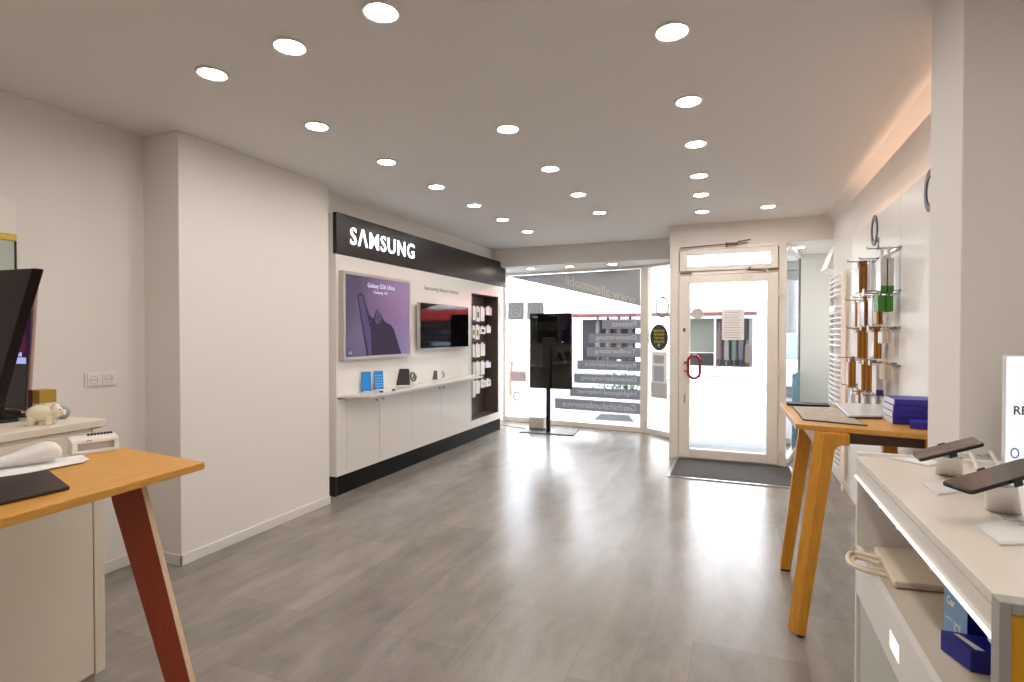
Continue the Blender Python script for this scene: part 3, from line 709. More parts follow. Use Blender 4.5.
# ------------------------------------------------------------------ white panel wall with hooks
PXF = .88
T = thing('hook_panel_wall', 'tall white wall panels with hook rails and round logo, warm light behind the edges', 'display wall', (.9, 4.0, 0))
seam = on(899.5, 320, 0, PXF).y
for y0, y1 in ((seam+.003, 5.2), (2.56, seam-.003)):
    B(PXF, PXF+.02, y0, y1, .06, 2.2).build('panel', M['white'], T, bevel=.002)
B(PXF+.02, .929, 2.56, 5.1, .1, 2.07).build('panel_carcass', M['white'], T)
tl = MB().box(PXF+.027, PXF+.044, 2.6, 5.12, 2.078, 2.09).build('top_light', M['warmled'], T)
B(PXF+.022, PXF+.034, 5.165, 5.185, .1, 2.1).build('edge_light', M['warmled2'], T)
def o2logo(py_, pz_, par):
    R_ = MB().ring((PXF-.0005, py_, pz_), .062, .094, (0, -1, 0), up, .006, 40, su=1.0, sw=1.12)
    s = text('2', (PXF-.0005, py_-.075, pz_-.145), (0, -1, 0), up, .085, .06, .003, .04)
    R_.add(s.v, s.f); return R_.build('logo', mat('dark_blue_grey_logo', (86, 84, 98), .4), par)
c = on(874.8, 230.5, 0, PXF); o2logo(c.y, c.z, T)
c = on(931.5, 190, 0, PXF); o2logo(c.y, c.z, T)

pk_groups = 'hanging packs on the white hook panels'
def rails(y_left, x_l, x_r, py_l):
    pass
# rows: (rail: px x0,y0 -> defines z at X .86 ; list of stacks)
RX = .865
def rail(zr, ya, yb):
    r_ = MB().box(PXF-.014, PXF, ya, yb, zr-.007, zr+.007).build('rail', M['steel'], T)
    return r_
def stack(rl, zr, xl, xr, yt, yb_, mt, n, label, front=None, foot=None, xback=.845, wid=.11, hookx=None):
    """packs hung one behind the other on a hook; measured by the side of the stack turned to the entrance"""
    P = on(xr, yb_, 0, xback); Q = on(xl, yt, 1, P.y); yN = P.y
    zb, zt = P.z, on(xr, yt, 1, yN).z
    zr = max(zr, zt+.006)
    x0 = Q.x; th = (xback-x0)/n; yc = yN+wid/2
    hx_ = hookx if hookx is not None else x0-.05
    MB().tube([(PXF, yc, zr+.002), (hx_, yc, zr+.004), (hx_-.012, yc, zr+.018)], .004, 6).build('hook', M['steel'], rl)
    (MB().box(hx_-.014, hx_-.011, yc-.02, yc+.02, zr-.012, zr+.016)).build('price_tag', M['whitepl'], rl)
    g_ = .003 if n == 2 else .0008
    for i in range(n):
        a_ = x0+th*i
        lb = label if n == 1 else f'{label}, {["front", "second", "third", "fourth", "fifth"][i]} one'
        t = thing('hanging_pack', lb, 'package', (a_+th/2, yc, zb), pk_groups)
        dz = random.uniform(-.004, .004)
        mb = MB().box(a_+g_, a_+th-g_, yN+random.uniform(0, .006), yN+wid, zb+dz, zt-.006+dz)
        mb.box(a_+th*.4, a_+th*.6, yc-.03, yc+.03, zt-.006+dz, zr+.009)
        mb.build('carton', mt if i % 2 == 0 or mt is not M['kraft'] else M['kraft2'], t, bevel=.001)
        if i == 0 and front: B(a_+g_-.0016, a_+g_, yN+.004, yN+wid-.004, zb+.006+dz, zt-.012+dz).build('front_print', front, t)
        if foot: B(a_+g_-.0006, a_+th-g_+.0006, yN-.0012, yN+wid+.001, zb-.001+dz, zb+(zt-zb)*.17+dz).build('coloured_foot', foot, t)

def zrow(px, py): return on(px, py, 0, RX).z
YA, YB = on(846, 300, 0, RX).y-.2, on(899, 300, 0, RX).y+.02
zA, zB, zC, zD, zE = zrow(872, 261), zrow(875, 296.5), zrow(875, 328.5), zrow(870, 360.5), zrow(872, 391.5)
rA, rB, rC, rD, rE = [rail(z, YB, 5.1) for z in (zA, zB, zC, zD, zE)]
st = stack
st(rA, zA, 859, 869, 265, 292, M['kraft'], 5, 'brown kraft pack, left stack on the top hook row', M['silver'])
st(rA, zA, 871, 874, 262, 291, M['silver'], 1, 'single silver pack on the top hook row between the brown and grey packs', None)
st(rA, zA, 880.5, 894.5, 256, 291, M['greycard'], 2, 'pale pack with green foot on the top hook row', M['silver'], M['green'])
st(rB, zB, 855.2, 857.6, 302, 327, M['kraft'], 1, 'thin brown pack at the left end of the second hook row', M['silver'])
st(rB, zB, 864, 868.6, 300, 326.5, M['kraft'], 2, 'brown pack behind a silver front on the second hook row', M['silver'])
st(rB, zB, 872, 874.5, 298, 326, M['silver'], 1, 'narrow silver pack in the middle of the second hook row')
st(rB, zB, 876.5, 883.5, 298, 324, M['kraft'], 2, 'brown pack with a beige front, below the green packs', M['beigecard'])
st(rB, zB, 878, 894, 294, 311, M['green'], 2, 'short green pack at the right end of the second hook row', M['green'])
st(rC, zC, 857.5, 868, 331, 358.5, M['kraft'], 5, 'brown kraft pack, left stack on the third hook row', M['white'])
st(rC, zC, 874, 882, 331, 359, M['kraft'], 4, 'brown kraft pack, right stack on the third hook row', M['silver'])
st(rC, zC, 882.5, 892, 330, 343.5, M['beigecard'], 3, 'small cream pack at the right end of the third hook row', M['white'])
st(rD, zD, 848.5, 856, 361, 387.5, M['kraft'], 4, 'brown kraft pack, left stack on the fourth hook row', M['white'])
st(rD, zD, 861.5, 872, 362, 391, M['kraft'], 5, 'brown kraft pack, right stack on the fourth hook row', M['white'])
st(rD, zD, 876.5, 883.5, 364, 395, M['greycard'], 1, 'pale pack with navy foot on the fourth hook row', M['white'], M['navy'])
st(rD, zD, 883.8, 892, 365, 380.5, M['beigecard'], 3, 'small cream pack at the right end of the fourth hook row', M['beigecard'])
st(rE, zE, 851, 856, 394, 412, M['silver'], 1, 'silver pack at the left end of the lowest hook row')
st(rE, zE, 858, 862.5, 394, 414, M['kraft'], 2, 'brown pack on the lowest hook row above the silver laptop', M['white'])
st(rE, zE, 864, 872.5, 396, 416, M['greycard'], 2, 'pale grey pack on the lowest hook row beside the brown ones', M['white'])
st(rE, zE, 875, 882, 398, 417, M['greycard'], 2, 'pale grey pack nearest the blue boxes on the lowest hook row', M['white'])

# ------------------------------------------------------------------ high tables
def trestle(mb_leg, mb_ap): pass
def bar_table(T, corners, z, feet, topm, legm, edgem, inset=.03):
    """corners of the top (near-outer, far-outer, far-inner, near-inner); feet: list of (outer foot xy, leg-top xy, sign)"""
    pass
TZ = .975
c0, c1 = on(796, 424, 2, TZ), on(780, 402.5, 2, TZ)          # near-left and far-left corners of the top
T = thing('bar_table', 'yellow oak standing table beside the white pillar, with blue boxes on it', 'table', (.55, 3.2, 0))
c2 = Vector((.835, c1.y-.02, TZ)); c3 = Vector((.835, c0.y-.10, TZ))
top = MB().prism([c0, c3, c2, c1], (0, 0, -.024)).build('tabletop', M['oaktop'], T, bevel=.003)
e = (c1-c0).normalized(); ef = Vector((-e.y, e.x, 0))
MB().prism([c0+ef*.0005, c1+ef*.0005, c1+ef*.0025, c0+ef*.0025], (0, 0, -.023)).build('edge_band', M['oakedge'], top)
zt = TZ-.024
def frame_xz(T, y0, y1, xo_t, xo_b, xi_t, xi_b, zt, lw_t, lw_b, mt, side=None, ap=.075, r=.04, both=True):
    """one A-frame cut from board: outer leg from (xo_t, top) to (xo_b, floor), rail under the top with rounded inner corners"""
    sg = 1 if xi_t > xo_t else -1
    za = zt-ap
    arc = []
    def inner_at(z): return xo_t + sg*lw_t + (xo_b + sg*lw_b - xo_t - sg*lw_t)*(1-z/zt)
    for i in range(7):
        a = PI/2*i/6; arc.append((inner_at(za-r) + sg*r*(1-math.cos(a)), za-r+r*math.sin(a)))
    leg = [(xo_t, zt), (xo_b, .012), (xo_b+sg*lw_b, .012), ] + arc + [(inner_at(za)+sg*.055, za), (inner_at(za)+sg*.055, zt)]
    o = MB().prism([(x, y0, z) for x, z in leg], (0, y1-y0, 0)).build('leg', mt, T, bevel=.003)
    if side: MB().prism([(xo_t-sg*.0015, y0+.001, zt-.001), (xo_b-sg*.0015, y0+.001, .013), (xo_b, y0+.001, .013), (xo_t, y0+.001, zt-.001)], (0, y1-y0-.002, 0)).build('edge_band', side, o)
    MB().box(min(xo_b, xo_b+sg*lw_b)+.006, max(xo_b, xo_b+sg*lw_b)-.006, y0+.006, y1-.006, 0, .012).build('foot', M['black'], o)
    return inner_at(za)+sg*.055
fn, ff = on(793, 635, 2, 0), on(782, 570, 2, 0)
for (fy, lab) in ((fn.y, 'near'), (ff.y, 'far')):
    ty = fy
    xe = frame_xz(T, ty-.018, ty+.03, fn.x+(on(823.5, 435, 1, ty).x-fn.x if lab == 'near' else .104), fn.x+.012 if lab == 'near' else ff.x-.012, .9, .9, zt, .052 if lab == 'near' else .075, .038 if lab == 'near' else .058, M['oakleg'], ap=.05)
    if lab == 'near':
        xt, xb_ = on(823.5, 435, 1, ty).x, fn.x+.012
        q_ = lambda x, z: [(x+.002, ty-.017, z), (x-.033, ty+.03, z), (x-.008, ty+.055, z), (x+.022, ty+.03, z)]
        MB().hexa(q_(xb_, .012), q_(xt, zt)).build('leg_side', M['oakleg'], T, bevel=.002)
    B(xe, .78, ty-.0, ty+.028, zt-.044, zt).build('rail', M['shadebeam'], T)
    # inner leg by the wall
    MB().hexa([(.80, ty-.018, 0), (.855, ty-.018, 0), (.855, ty+.03, 0), (.80, ty+.03, 0)], [(.755, ty-.018, zt), (.825, ty-.018, zt), (.825, ty+.03, zt), (.755, ty+.03, zt)]).build('leg', M['oakleg'], T, bevel=.003)
B(fn.x+.09, fn.x+.14, fn.y+.03, ff.y-.018, zt-.07, zt).build('rail', M['oakleg'], T)

# on the table
def tl_(px, py, z=TZ): return on(px, py, 2, z)
T = thing('laptop', 'closed silver laptop on the yellow oak table', 'laptop', tl_(860, 412))
q = [tl_(848.5, 419), tl_(882, 419.2), tl_(884, 407.5), tl_(834, 405.5)]
MB().prism([p + up*.001 for p in q], (0, 0, .008)).build('base', M['darkmetal'], T, bevel=.002)
MB().prism([p + up*.0095 for p in q], (0, 0, .009)).build('lid', M['silver'], T, bevel=.002)
T = thing('picture_mat', 'printed desk mat with a dark edge at the far left end of the oak table', 'desk mat', tl_(818, 414))
q = [tl_(803, 420.5), tl_(868, 426.5), tl_(836, 408), tl_(792, 407)]
MB().prism([p + up*.001 for p in q], (0, 0, .004)).build('sheet', M['black'], T)
cq = sum(q, Vector())/4
MB().prism([cq + (p-cq)*.95 + up*.0052 for p in q], (0, 0, .0008)).build('print', mat('marbled_print', (176, 164, 146), .4, var=.75, vscale=26), T)
q = [tl_(787, 405.7), tl_(830, 407.6), tl_(828, 405.0), tl_(786, 403.4)]
tag(MB().prism([p + up*.001 for p in q], (0, 0, .012)).build('price_rail', M['black'], bevel=.002), 'flat black rail along the far edge of the oak table', 'rail')
bl, brt = tl_(893, 424.3), tl_(928, 427)
bw = brt.x-bl.x
nm_ = ['lowest', 'second from the bottom', 'third from the bottom', 'topmost']
for i in range(4):
    z0 = TZ+.001+i*.0295; j = random.uniform(-.006, .006)
    T = thing('cardboard_box', f'flat blue box, {nm_[i]} of the stack on the oak table', 'box', (bl.x+.09, bl.y+.1, z0), 'flat blue boxes stacked on the oak table')
    B(bl.x+j, bl.x+.19+j, bl.y-.01*0, bl.y+.19, z0, z0+.0285).build('carton', M['bluebox'], T, bevel=.002)
    B(bl.x+j-.0012, bl.x+j, bl.y+.004, bl.y+.186, z0+.002, z0+.0265).build('white_side', M['whiteside'], T)
    B(bl.x+.13+j, bl.x+.155+j, bl.y-.0012, bl.y, z0+.0015, z0+.027).build('seal_tape', M['bluelid'], T)
fb = tl_(910, 428.8)
T = thing('cardboard_box', 'single deep blue box lying in front of the blue stack on the oak table', 'box', fb)
MB().prism([(fb.x, fb.y, TZ+.001), (fb.x+.13, fb.y-.035, TZ+.001), (fb.x+.16, fb.y+.05, TZ+.001), (fb.x+.02, fb.y+.085, TZ+.001)], (0, 0, .034)).build('carton', M['bluebox'], T, bevel=.002)
MB().prism([(fb.x+.02, fb.y+.008, TZ+.0352), (fb.x+.12, fb.y-.018, TZ+.0352), (fb.x+.14, fb.y+.04, TZ+.0352), (fb.x+.035, fb.y+.07, TZ+.0352)], (0, 0, .001)).build('lid_print', M['bluelid'], T)

# ------------------------------------------------------------------ white counter with phones
KX, KY0, KY1, KZ = .371, 1.02, 2.1, 1.0
KB = 1.15
T = thing('display_counter', 'long white phone counter with lit front edge and open shelf beside the pillar', 'counter', (.75, 1.55, 0))
B(KX, KB, KY0+.03, KY1, KZ-.02, KZ).build('worktop', M['counter'], T, bevel=.002)
B(KX, KX+.02, KY0+.03, KY1-.012, KZ-.062, KZ-.021).build('fascia', M['counter'], T)
led = MB().cyl((KX-.003, KY0+.035, KZ-.066), (KX-.003, KY1-.014, KZ-.066), .0042, n=12).build('light_profile', M['coolled'], T, smooth=True)
for y in (1.07, 1.35, 1.6, 1.78, 1.95): MB().box(KX-.001, KX+.03, y-.008, y+.008, KZ-.082, KZ-.07).build('clip', M['whitepl'], led, bevel=.002)
B(KX+.002, KB, KY1-.012, KY1+.006, 0, KZ+.012).build('end_panel', M['white'], T, bevel=.002)
SHZ = .70
B(KX+.002, KB, KY0+.03, KY1-.012, SHZ-.03, SHZ).build('shelf', M['counterin'], T)
B(KX, KX+.016, KY0+.03, KY1-.012, SHZ-.142, SHZ+.004).build('shelf_lip', M['white'], T)
B(KB-.02, KB, KY0+.03, KY1-.012, .05, KZ-.02).build('back_panel', M['counterin'], T)
B(KX+.012, KX+.03, KY0+.03, KY1-.014, .06, SHZ-.144).build('drawer_front', M['counterlow'], T)
B(KX+.05, KB, KY0+.03, KY1-.014, 0, .06).build('kickplate', M['black'], T)
ef_ = (MB().box(KX-.006, KX+.009, KY0, KY0+.03, 0, KZ+.004).box(KX+.009, KB, KY0, KY0+.03, KZ-.014, KZ+.004).box(KB-.03, KB, KY0, KY0+.03, 0, KZ-.014)).build('end_frame', M['greyframe'], T, bevel=.002)
B(KX+.009, KB-.03, KY0+.003, KY0+.028, 0, KZ-.014).build('end_infill', M['orange'], T)
z1_, z0_ = on(891, 631, 0, KX).z, on(899, 664, 0, KX).z
y0_, y1_ = on(899, 650, 0, KX).y, on(890, 650, 0, KX).y
lbl = B(KX-.001, KX, y0_, y1_, min(z1_, z0_), max(z1_, z0_)).build('lit_label', M['coolled'], T)

def kp(px, py, z=KZ): return on(px, py, 2, z)
def phone_stand(base, pw, pl, ht, yaw, tilt, label, scrm):
    t = thing('phone_on_stand', None, None, base)  # replaced below
def security_phone(base, ctr, ax, nrm, L, W, label, slabel, scr):
    """a slanted white post on the counter, and the phone clamped on its top"""
    A = Vector(ax).normalized(); Nn = (Vector(nrm) - A*Vector(nrm).dot(A)).normalized(); Cc = A.cross(Nn).normalized()
    base = Vector(base) + up*.0008; ctr = Vector(ctr)
    s = thing('phone_stand', slabel, 'phone stand', base)
    tp = ctr - Nn*.023
    d_ = (tp-base)
    u, w = Vector((1, 0, 0)), Vector((0, 1, 0))
    ring = lambda c, a, b: [c + u*(a*math.cos(2*PI*i/20)) + w*(b*math.sin(2*PI*i/20)) for i in range(20)]
    r0, r1 = ring(base, .032, .027), ring(tp, .026, .022)
    MB().add(r0+r1, [tuple(range(20))[::-1], tuple(range(20, 40))] + [(i, (i+1) % 20, 20+(i+1) % 20, 20+i) for i in range(20)]).build('post', M['whitepl'], s, smooth=True)
    for sg in (1, -1):
        cc = ctr + Cc*sg*(W/2+.002) - Nn*.006
        MB().hexa([cc-A*.009-Nn*.008, cc+A*.009-Nn*.008, cc+A*.009-Nn*.008+Cc*sg*.004, cc-A*.009-Nn*.008+Cc*sg*.004],
                  [cc-A*.009+Nn*.009, cc+A*.009+Nn*.009, cc+A*.009+Nn*.009+Cc*sg*.004, cc-A*.009+Nn*.009+Cc*sg*.004]).build('clamp', M['black'], s, bevel=.002)
    p = thing('smartphone', label, 'phone', ctr)
    out = rounded(W, L, W*.12)
    pts = [ctr + Cc*x + A*(z-L/2) - Nn*.0155 for x, z in out]
    MB().prism(pts, Nn*.0075).xf(Matrix.Translation(Nn*.0085)).build('casing', M['black'], p, bevel=.002)
    MB().prism([ctr + (q-ctr)*.96 for q in [ctr + Cc*x + A*(z-L/2) for x, z in out]], Nn*.001).xf(Matrix.Translation(Nn*.0006)).build('screen', scr, p)
    return A, Cc, Nn
# measured on the counter
b1 = kp(949, 474.5); b2 = kp(1003, 511)
h1, h2 = KZ+.105, KZ+.105
t1 = on(943, 449, 2, h1); t2 = on(1000, 477, 2, h2)
l1, r1_ = on(915, 456, 2, h1-.022), on(979, 440, 2, h1+.03)
ax1 = (r1_-l1); L1 = ax1.length
security_phone(b1, (l1+r1_)/2, ax1, (-.10, -.06, 1), L1, .072, 'bronze smartphone clamped on the farther white stand, by the pillar', 'white slanted post stand nearest the pillar', M['phoneback'])
l2, r2_ = on(955, 487, 2, h2-.02), on(1042, 462, 2, h2+.03)
ax2 = (r2_-l2); L2 = ax2.length
security_phone(b2, (l2+r2_)/2, ax2, (-.10, -.05, 1), L2, .074, 'dark smartphone clamped on the nearer white stand, at the photo edge', 'white slanted post stand nearer the viewer', M['phonescr'])
# acrylic price plates
def plate(quad, label):
    q = [kp(*p) for p in quad]; cc = sum(q, Vector())/4
    t = thing('price_plate', label, 'price plate', cc)
    MB().prism([p + up*.001 for p in q], (0, 0, .0035)).build('plate', M['whitepl'], t)
    MB().prism([cc + (p-cc)*.86 + up*.0046 for p in q], (0, 0, .0006)).build('insert', M['paper'], t)
plate([(889, 459), (930, 467), (944, 463.5), (909, 457.5)], 'thin white price plate in front of the farther phone')
plate([(922, 485), (938, 495.5), (975, 491), (948, 481)], 'thin white price plate in front of the nearer phone')
plate([(976, 527), (1000, 546), (1050, 545), (1010, 520)], 'thin white price plate at the right edge of the counter')
# curved leaflet of coloured print in the acrylic dish
q0_, = (kp(1012, 523),)
t = thing('leaflet', 'crumpled pale leaflet with coloured specks near the front phone stand', 'leaflet', q0_)
gv = []; gf = []
for i in range(9):
    for j in range(6):
        p = kp(990, 517) .lerp(kp(1050, 530), i/8).lerp(kp(1004, 522).lerp(kp(1060, 540), i/8), j/5)
        gv.append(p + up*(.002 + .006*math.sin(i*1.3+j*.9)**2))
for i in range(8):
    for j in range(5): gf.append((i*6+j, i*6+j+1, (i+1)*6+j+1, (i+1)*6+j))
o = MB().add(gv, gf).build('sheet', mat('leaflet_print', (206, 206, 214), .3, var=.35, vscale=45), t, smooth=True)
md = o.modifiers.new('thick', 'SOLIDIFY'); md.thickness = .0008
for pts, lab in (([(965, 457), (980, 474)], 'pale security cable rising to the nearer phone'), ([(986, 457), (999, 470)], 'pale security cable right of the phone stands')):
    a_, b_ = kp(*pts[0]), kp(*pts[1])
    tag(MB().tube([a_+up*.01, a_.lerp(b_, .4)+up*.03, b_+up*.01], .0055, 8).build('security_cable', M['cable'], smooth=True), lab, 'cable')
a_, b_ = kp(950, 456), kp(1010, 470)
tag(MB().tube([kp(948, 457)+up*.004, kp(962, 452.5)+up*.004, kp(985, 458)+up*.004, kp(1012, 468)+up*.004], .0025, 6).build('power_cable', M['greyframe'], smooth=True), 'thin grey cable along the back of the phone counter', 'cable')
# lit sign
sl, sb = on(1003.5, 467, 2, KZ), None
T = thing('lit_sign', 'glowing white counter sign with dark print at the right edge of the photo', 'sign', sl)
gyy = sl.y
ztop = on(1008, 355, 1, gyy).z
xl_ = sl.x
B(xl_, xl_+.36, gyy, gyy+.018, KZ+.001, ztop).build('casing', M['whitepl'], T, bevel=.003)
fc = B(xl_+.004, xl_+.356, gyy-.0015, gyy, KZ+.005, ztop-.004).build('face', M['signlit'], T)
zt_ = on(1014, 414.5, 1, gyy).z; xt_ = on(1013.5, 410, 1, gyy).x
text('REPARATUR', (xt_, gyy-.0016, zt_), (1, 0, 0), up, .026, .17, .001, .015).build('lettering', M['signtext'], fc)
c = on(1014.5, 453, 1, gyy)
MB().ring((c.x, gyy-.0016, c.z), .0075, .0105, (1, 0, 0), up, .001, 28, sw=1.5).build('icon', M['signring'], fc)
text('SERVICE', (c.x+.022, gyy-.0016, c.z-.012), (1, 0, 0), up, .009, .08, .001, .01).build('lettering', M['signring'], fc)

# in the counter's open shelf
def sp(px, py, z=SHZ): return on(px, py, 2, z)
T = thing('paper_bag', 'flat cream paper carrier bag with cord handles lying in the counter shelf', 'bag', sp(905, 570))
q = [sp(894, 589), sp(949, 594.5), sp(927, 556), sp(873.5, 553)]
MB().prism([p + up*.002 for p in q], (0, 0, .02)).build('bag_body', M['bag'], T, bevel=.006)
for path, z_ in ((((880, 558.5), (864, 554.5), (853, 552.5), (848, 556), (850.5, 564), (866, 570.5), (888, 576)), .728), (((880, 564), (864, 559), (856, 557.5), (853, 561.5), (862, 567), (886, 571.5)), .718)):
    pc = [sp(x_, y_, z_) for x_, y_ in path]; sm = []
    for i in range(len(pc)-1):
        a_, b_, c_, d_ = pc[max(i-1, 0)], pc[i], pc[i+1], pc[min(i+2, len(pc)-1)]
        for j in range(5):
            t_ = j/5; sm.append(.5*(2*b_ + (c_-a_)*t_ + (2*a_-5*b_+4*c_-d_)*t_*t_ + (3*b_-a_-3*c_+d_)*t_**3))
    sm.append(pc[-1])
    MB().tube(sm, .0065, 8).build('handle', M['bag'], T, smooth=True)
def print_box(px, label, shelfz):
    pass
gp = sp(967.5, 652); gq = sp(944.5, 632)
T = thing('product_box', 'upright box with pale sky print front and dark blue side in the counter shelf', 'box', gp)
A_ = Vector((gq.x, gq.y, SHZ+.001)); B_ = Vector((gp.x, gp.y, SHZ+.001)); hgt = on(948, 586.5, 1, gq.y).z - SHZ
sid = Vector((B_.y-A_.y, -(B_.x-A_.x), 0)).normalized()
sid = sid if sid.x > 0 else -sid
C_ = B_ + sid*.085; D_ = A_ + sid*.085
MB().prism([A_, B_, C_, D_], (0, 0, hgt)).build('carton', M['bluedark'], T, bevel=.002)
nf = -sid
pf_ = MB().prism([A_ + nf*.0008 + up*.002, B_ + nf*.0008 + up*.002, B_ + nf*.0008 + up*(hgt-.002), A_ + nf*.0008 + up*(hgt-.002)], nf*.0006).build('sky_print', M['skybox'], T)
rdv = (B_-A_).normalized()
text('Car', A_ + nf*.0016 + rdv*.01 + up*(hgt-.035), rdv, up, .02, .03, .0006, .03).build('lettering', M['paper'], pf_)
text('mobile internet', A_ + nf*.0016 + rdv*.008 + up*(hgt-.07), rdv, up, .008, .055, .0006).build('lettering', M['paper'], pf_)
c = A_ + nf*.0016 + rdv*((B_-A_).length*.6) + up*.03
MB().ring(c, .008, .011, rdv, up, .0006, 20).build('icon', M['paper'], pf_)
# lying blue box in front
g0 = sp(952, 668)
T = thing('product_box', 'dark blue box with white stripes lying in front of the upright blue one', 'box', g0)
gy1 = min(A_.y, B_.y, C_.y, D_.y) - .012
bx0 = g0.x; by1 = gy1; 
MB().prism([(bx0, by1, SHZ+.001), (bx0+.14, by1-.0, SHZ+.001), (bx0+.14, by1-.075, SHZ+.001), (bx0+.03, by1-.075, SHZ+.001)], (0, 0, .045)).build('carton', M['bluedark'], T, bevel=.002)
MB().prism([(bx0+.02, by1-.012, SHZ+.0465), (bx0+.03, by1-.012, SHZ+.0465), (bx0+.055, by1-.07, SHZ+.0465), (bx0+.04, by1-.07, SHZ+.0465)], (0, 0, .0006)).build('stripe', M['paper'], T)

# ------------------------------------------------------------------ left table, cabinet and the things on them
LZ = .975
lc = on(205, 462, 2, LZ); lf = on(122, 447, 2, LZ); le = on(0, 519, 2, LZ)
LX = lc.x
T = thing('bar_table', 'oak standing table with a red-brown leg beside the cream cabinet', 'table', (-1.9, .8, 0))
eY = (lc-le); eY.z = 0; eY.normalize()
ln = lc - eY*1.6; lb_ = lf; lk = lf - eY*1.6
MB().prism([lc, lb_, lk, ln], (0, 0, -.024)).build('tabletop', M['oaktop'], T, bevel=.003)
ztl = LZ-.024
eY = (lc-le); eY.z = 0; eY.normalize(); eX = Vector((eY.y, -eY.x, 0))          # along the right edge, and outward from it
P0 = lc - eY*.12
def onp(px, py, P=P0, n=eY):
    dd = cf + cr*((px-CX)/F) + cu*((CY-py)/F); return CAM + dd*(n.dot(P-CAM)/n.dot(dd))
def lxz(px, py):
    q = onp(px, py) - P0; return q.dot(eX), onp(px, py).z
def pt(x, z, k=0): return P0 + eX*x + eY*k + up*(z - P0.z)
(xo, zo), (xo2, zo2) = lxz(140.7, 486), lxz(189.6, 682)
(xi, zi), (xi2, zi2) = lxz(113, 506), lxz(164.4, 682)
def line(xa, za, xb_, zb_, z): return xa + (xb_-xa)*(z-za)/(zb_-za)
za = ztl-.052; r_ = .04
arc = []
for i in range(7):
    a_ = PI/2*i/6; arc.append((line(xi, zi, xi2, zi2, za-r_) - r_*(1-math.cos(a_)), za-r_+r_*math.sin(a_)))
xk = xi-.09
leg = [(line(xo, zo, xo2, zo2, ztl), ztl), (line(xo, zo, xo2, zo2, .012), .012), (line(xi, zi, xi2, zi2, .012), .012)] + arc + [(xk, za), (xk, ztl)]
o = MB().prism([pt(x, z) for x, z in leg], eY*.02).build('leg', M['redwood'], T, bevel=.002)
xa0, xa1 = leg[0][0], leg[1][0]
MB().prism([pt(xa0, ztl-.001, .0008), pt(xa1, .013, .0008), pt(xa1+.0012, .013, .0008), pt(xa0+.0012, ztl-.001, .0008)], eY*.0184).build('edge_band', M['oakedge'], o)
MB().prism([pt(xa1-.004, .0, .003), pt(leg[2][0]+.004, .0, .003), pt(leg[2][0]+.004, .012, .003), pt(xa1-.004, .012, .003)], eY*.014).build('foot', M['black'], o)
MB().prism([pt(-.5, za, .004), pt(xk+.01, za, .004), pt(xk+.01, ztl, .004), pt(-.5, ztl, .004)], eY*.012).build('rail', M['redwood'], T)
MB().prism([pt(xk-.02, za+.004, -.002), pt(xk-.06, za+.004, -.002), pt(xk-.06, ztl, -.002), pt(xk-.02, ztl, -.002)], eY*-1.45).build('rail', M['shadebeam'], T)

CZT = 1.06
cc0 = on(107.5, 418.6, 2, CZT); cc1 = on(0, 437.5, 2, CZT)
fY = eY; fX = Vector((-fY.y, fY.x, 0))     # fX points back to the wall
def cab(u0, u1, v0, v1, z0, z1):
    """box in the cabinet's own axes: u back from the front, v toward the near end, from the far front corner"""
    b = [cc0 + fX*u - fY*v for u, v in ((u0, v0), (u1, v0), (u1, v1), (u0, v1))]
    for q_ in b: q_.z = 0
    return MB().hexa([p + up*z0 for p in b], [p + up*z1 for p in b])
T = thing('cabinet', 'cream office cabinet behind the left oak table, carrying screens and a piggy bank', 'cabinet', Vector((cc0.x, cc0.y, 0)) + fX*.35 - fY*.8)
cab(.014, .7, .014, 1.75, .06, CZT-.03).build('body', M['cream'], T, bevel=.003)
cab(0, .72, 0, 1.77, CZT-.028, CZT).build('top', M['cream'], T, bevel=.003)
cab(.04, .68, .03, 1.74, 0, .06).build('plinth', M['greyframe'], T)
cab(.004, .013, .06, .9, .07, CZT-.045).build('door', M['cream'], T, bevel=.002)
cab(.004, .013, .905, 1.74, .07, CZT-.045).build('door', M['cream'], T, bevel=.002)
cab(.004, .013, .014, .055, .06, CZT-.032).build('side_edge', M['cream'], T, bevel=.002)

def cp(px, py, z=CZT): return on(px, py, 2, z)
# piggy bank
pb_ = cp(42, 424.5)
T = thing('piggy_bank', 'ivory china piggy bank on the cream cabinet', 'piggy bank', pb_, world=False, rot=(0, 0, .75))
body = MB().ell((0, 0, .046), (.052, .036, .037), 28, 16)
body.ell((.045, 0, .05), (.026, .026, .026), 20, 12).cyl((.06, 0, .046), (.079, 0, .046), .013, .012, 16)
for x, y in ((-.028, -.02), (.028, -.02), (-.028, .02), (.028, .02)): body.cyl((x, y, .0), (x, y, .03), .011, .014, 12)
for y in (-.014, .014): body.cyl((.043, y, .068), (.052, y*1.3, .091), .01, .002, 10)
body.tube([(-.05, 0, .05), (-.06, .004, .056), (-.063, -.004, .05), (-.068, .002, .058)], .0028, 6)
pg = body.build('body', M['pig'], T, smooth=True)
md = pg.modifiers.new('merge', 'REMESH'); md.mode = 'VOXEL'; md.voxel_size = .0035; md.use_smooth_shade = True
for y in (-.012, .012): MB().ell((.066, y, .06), (.003, .003, .003), 10, 6).build('eye', M['black'], T)
B(-.012, .012, -.0015, .0015, .0775, .0838).build('coin_slot', M['black'], T)
T.scale = (.92, .92, .92)
bb = cp(54.5, 421)
T = thing('rubber_ball', 'small grey-blue ball beside the piggy bank', 'ball', bb + Vector((-.04, .05, 0)), world=False)
MB().ell((0, 0, .026), (.026, .026, .026), 20, 12).build('ball', M['greyblue'], T, smooth=True)
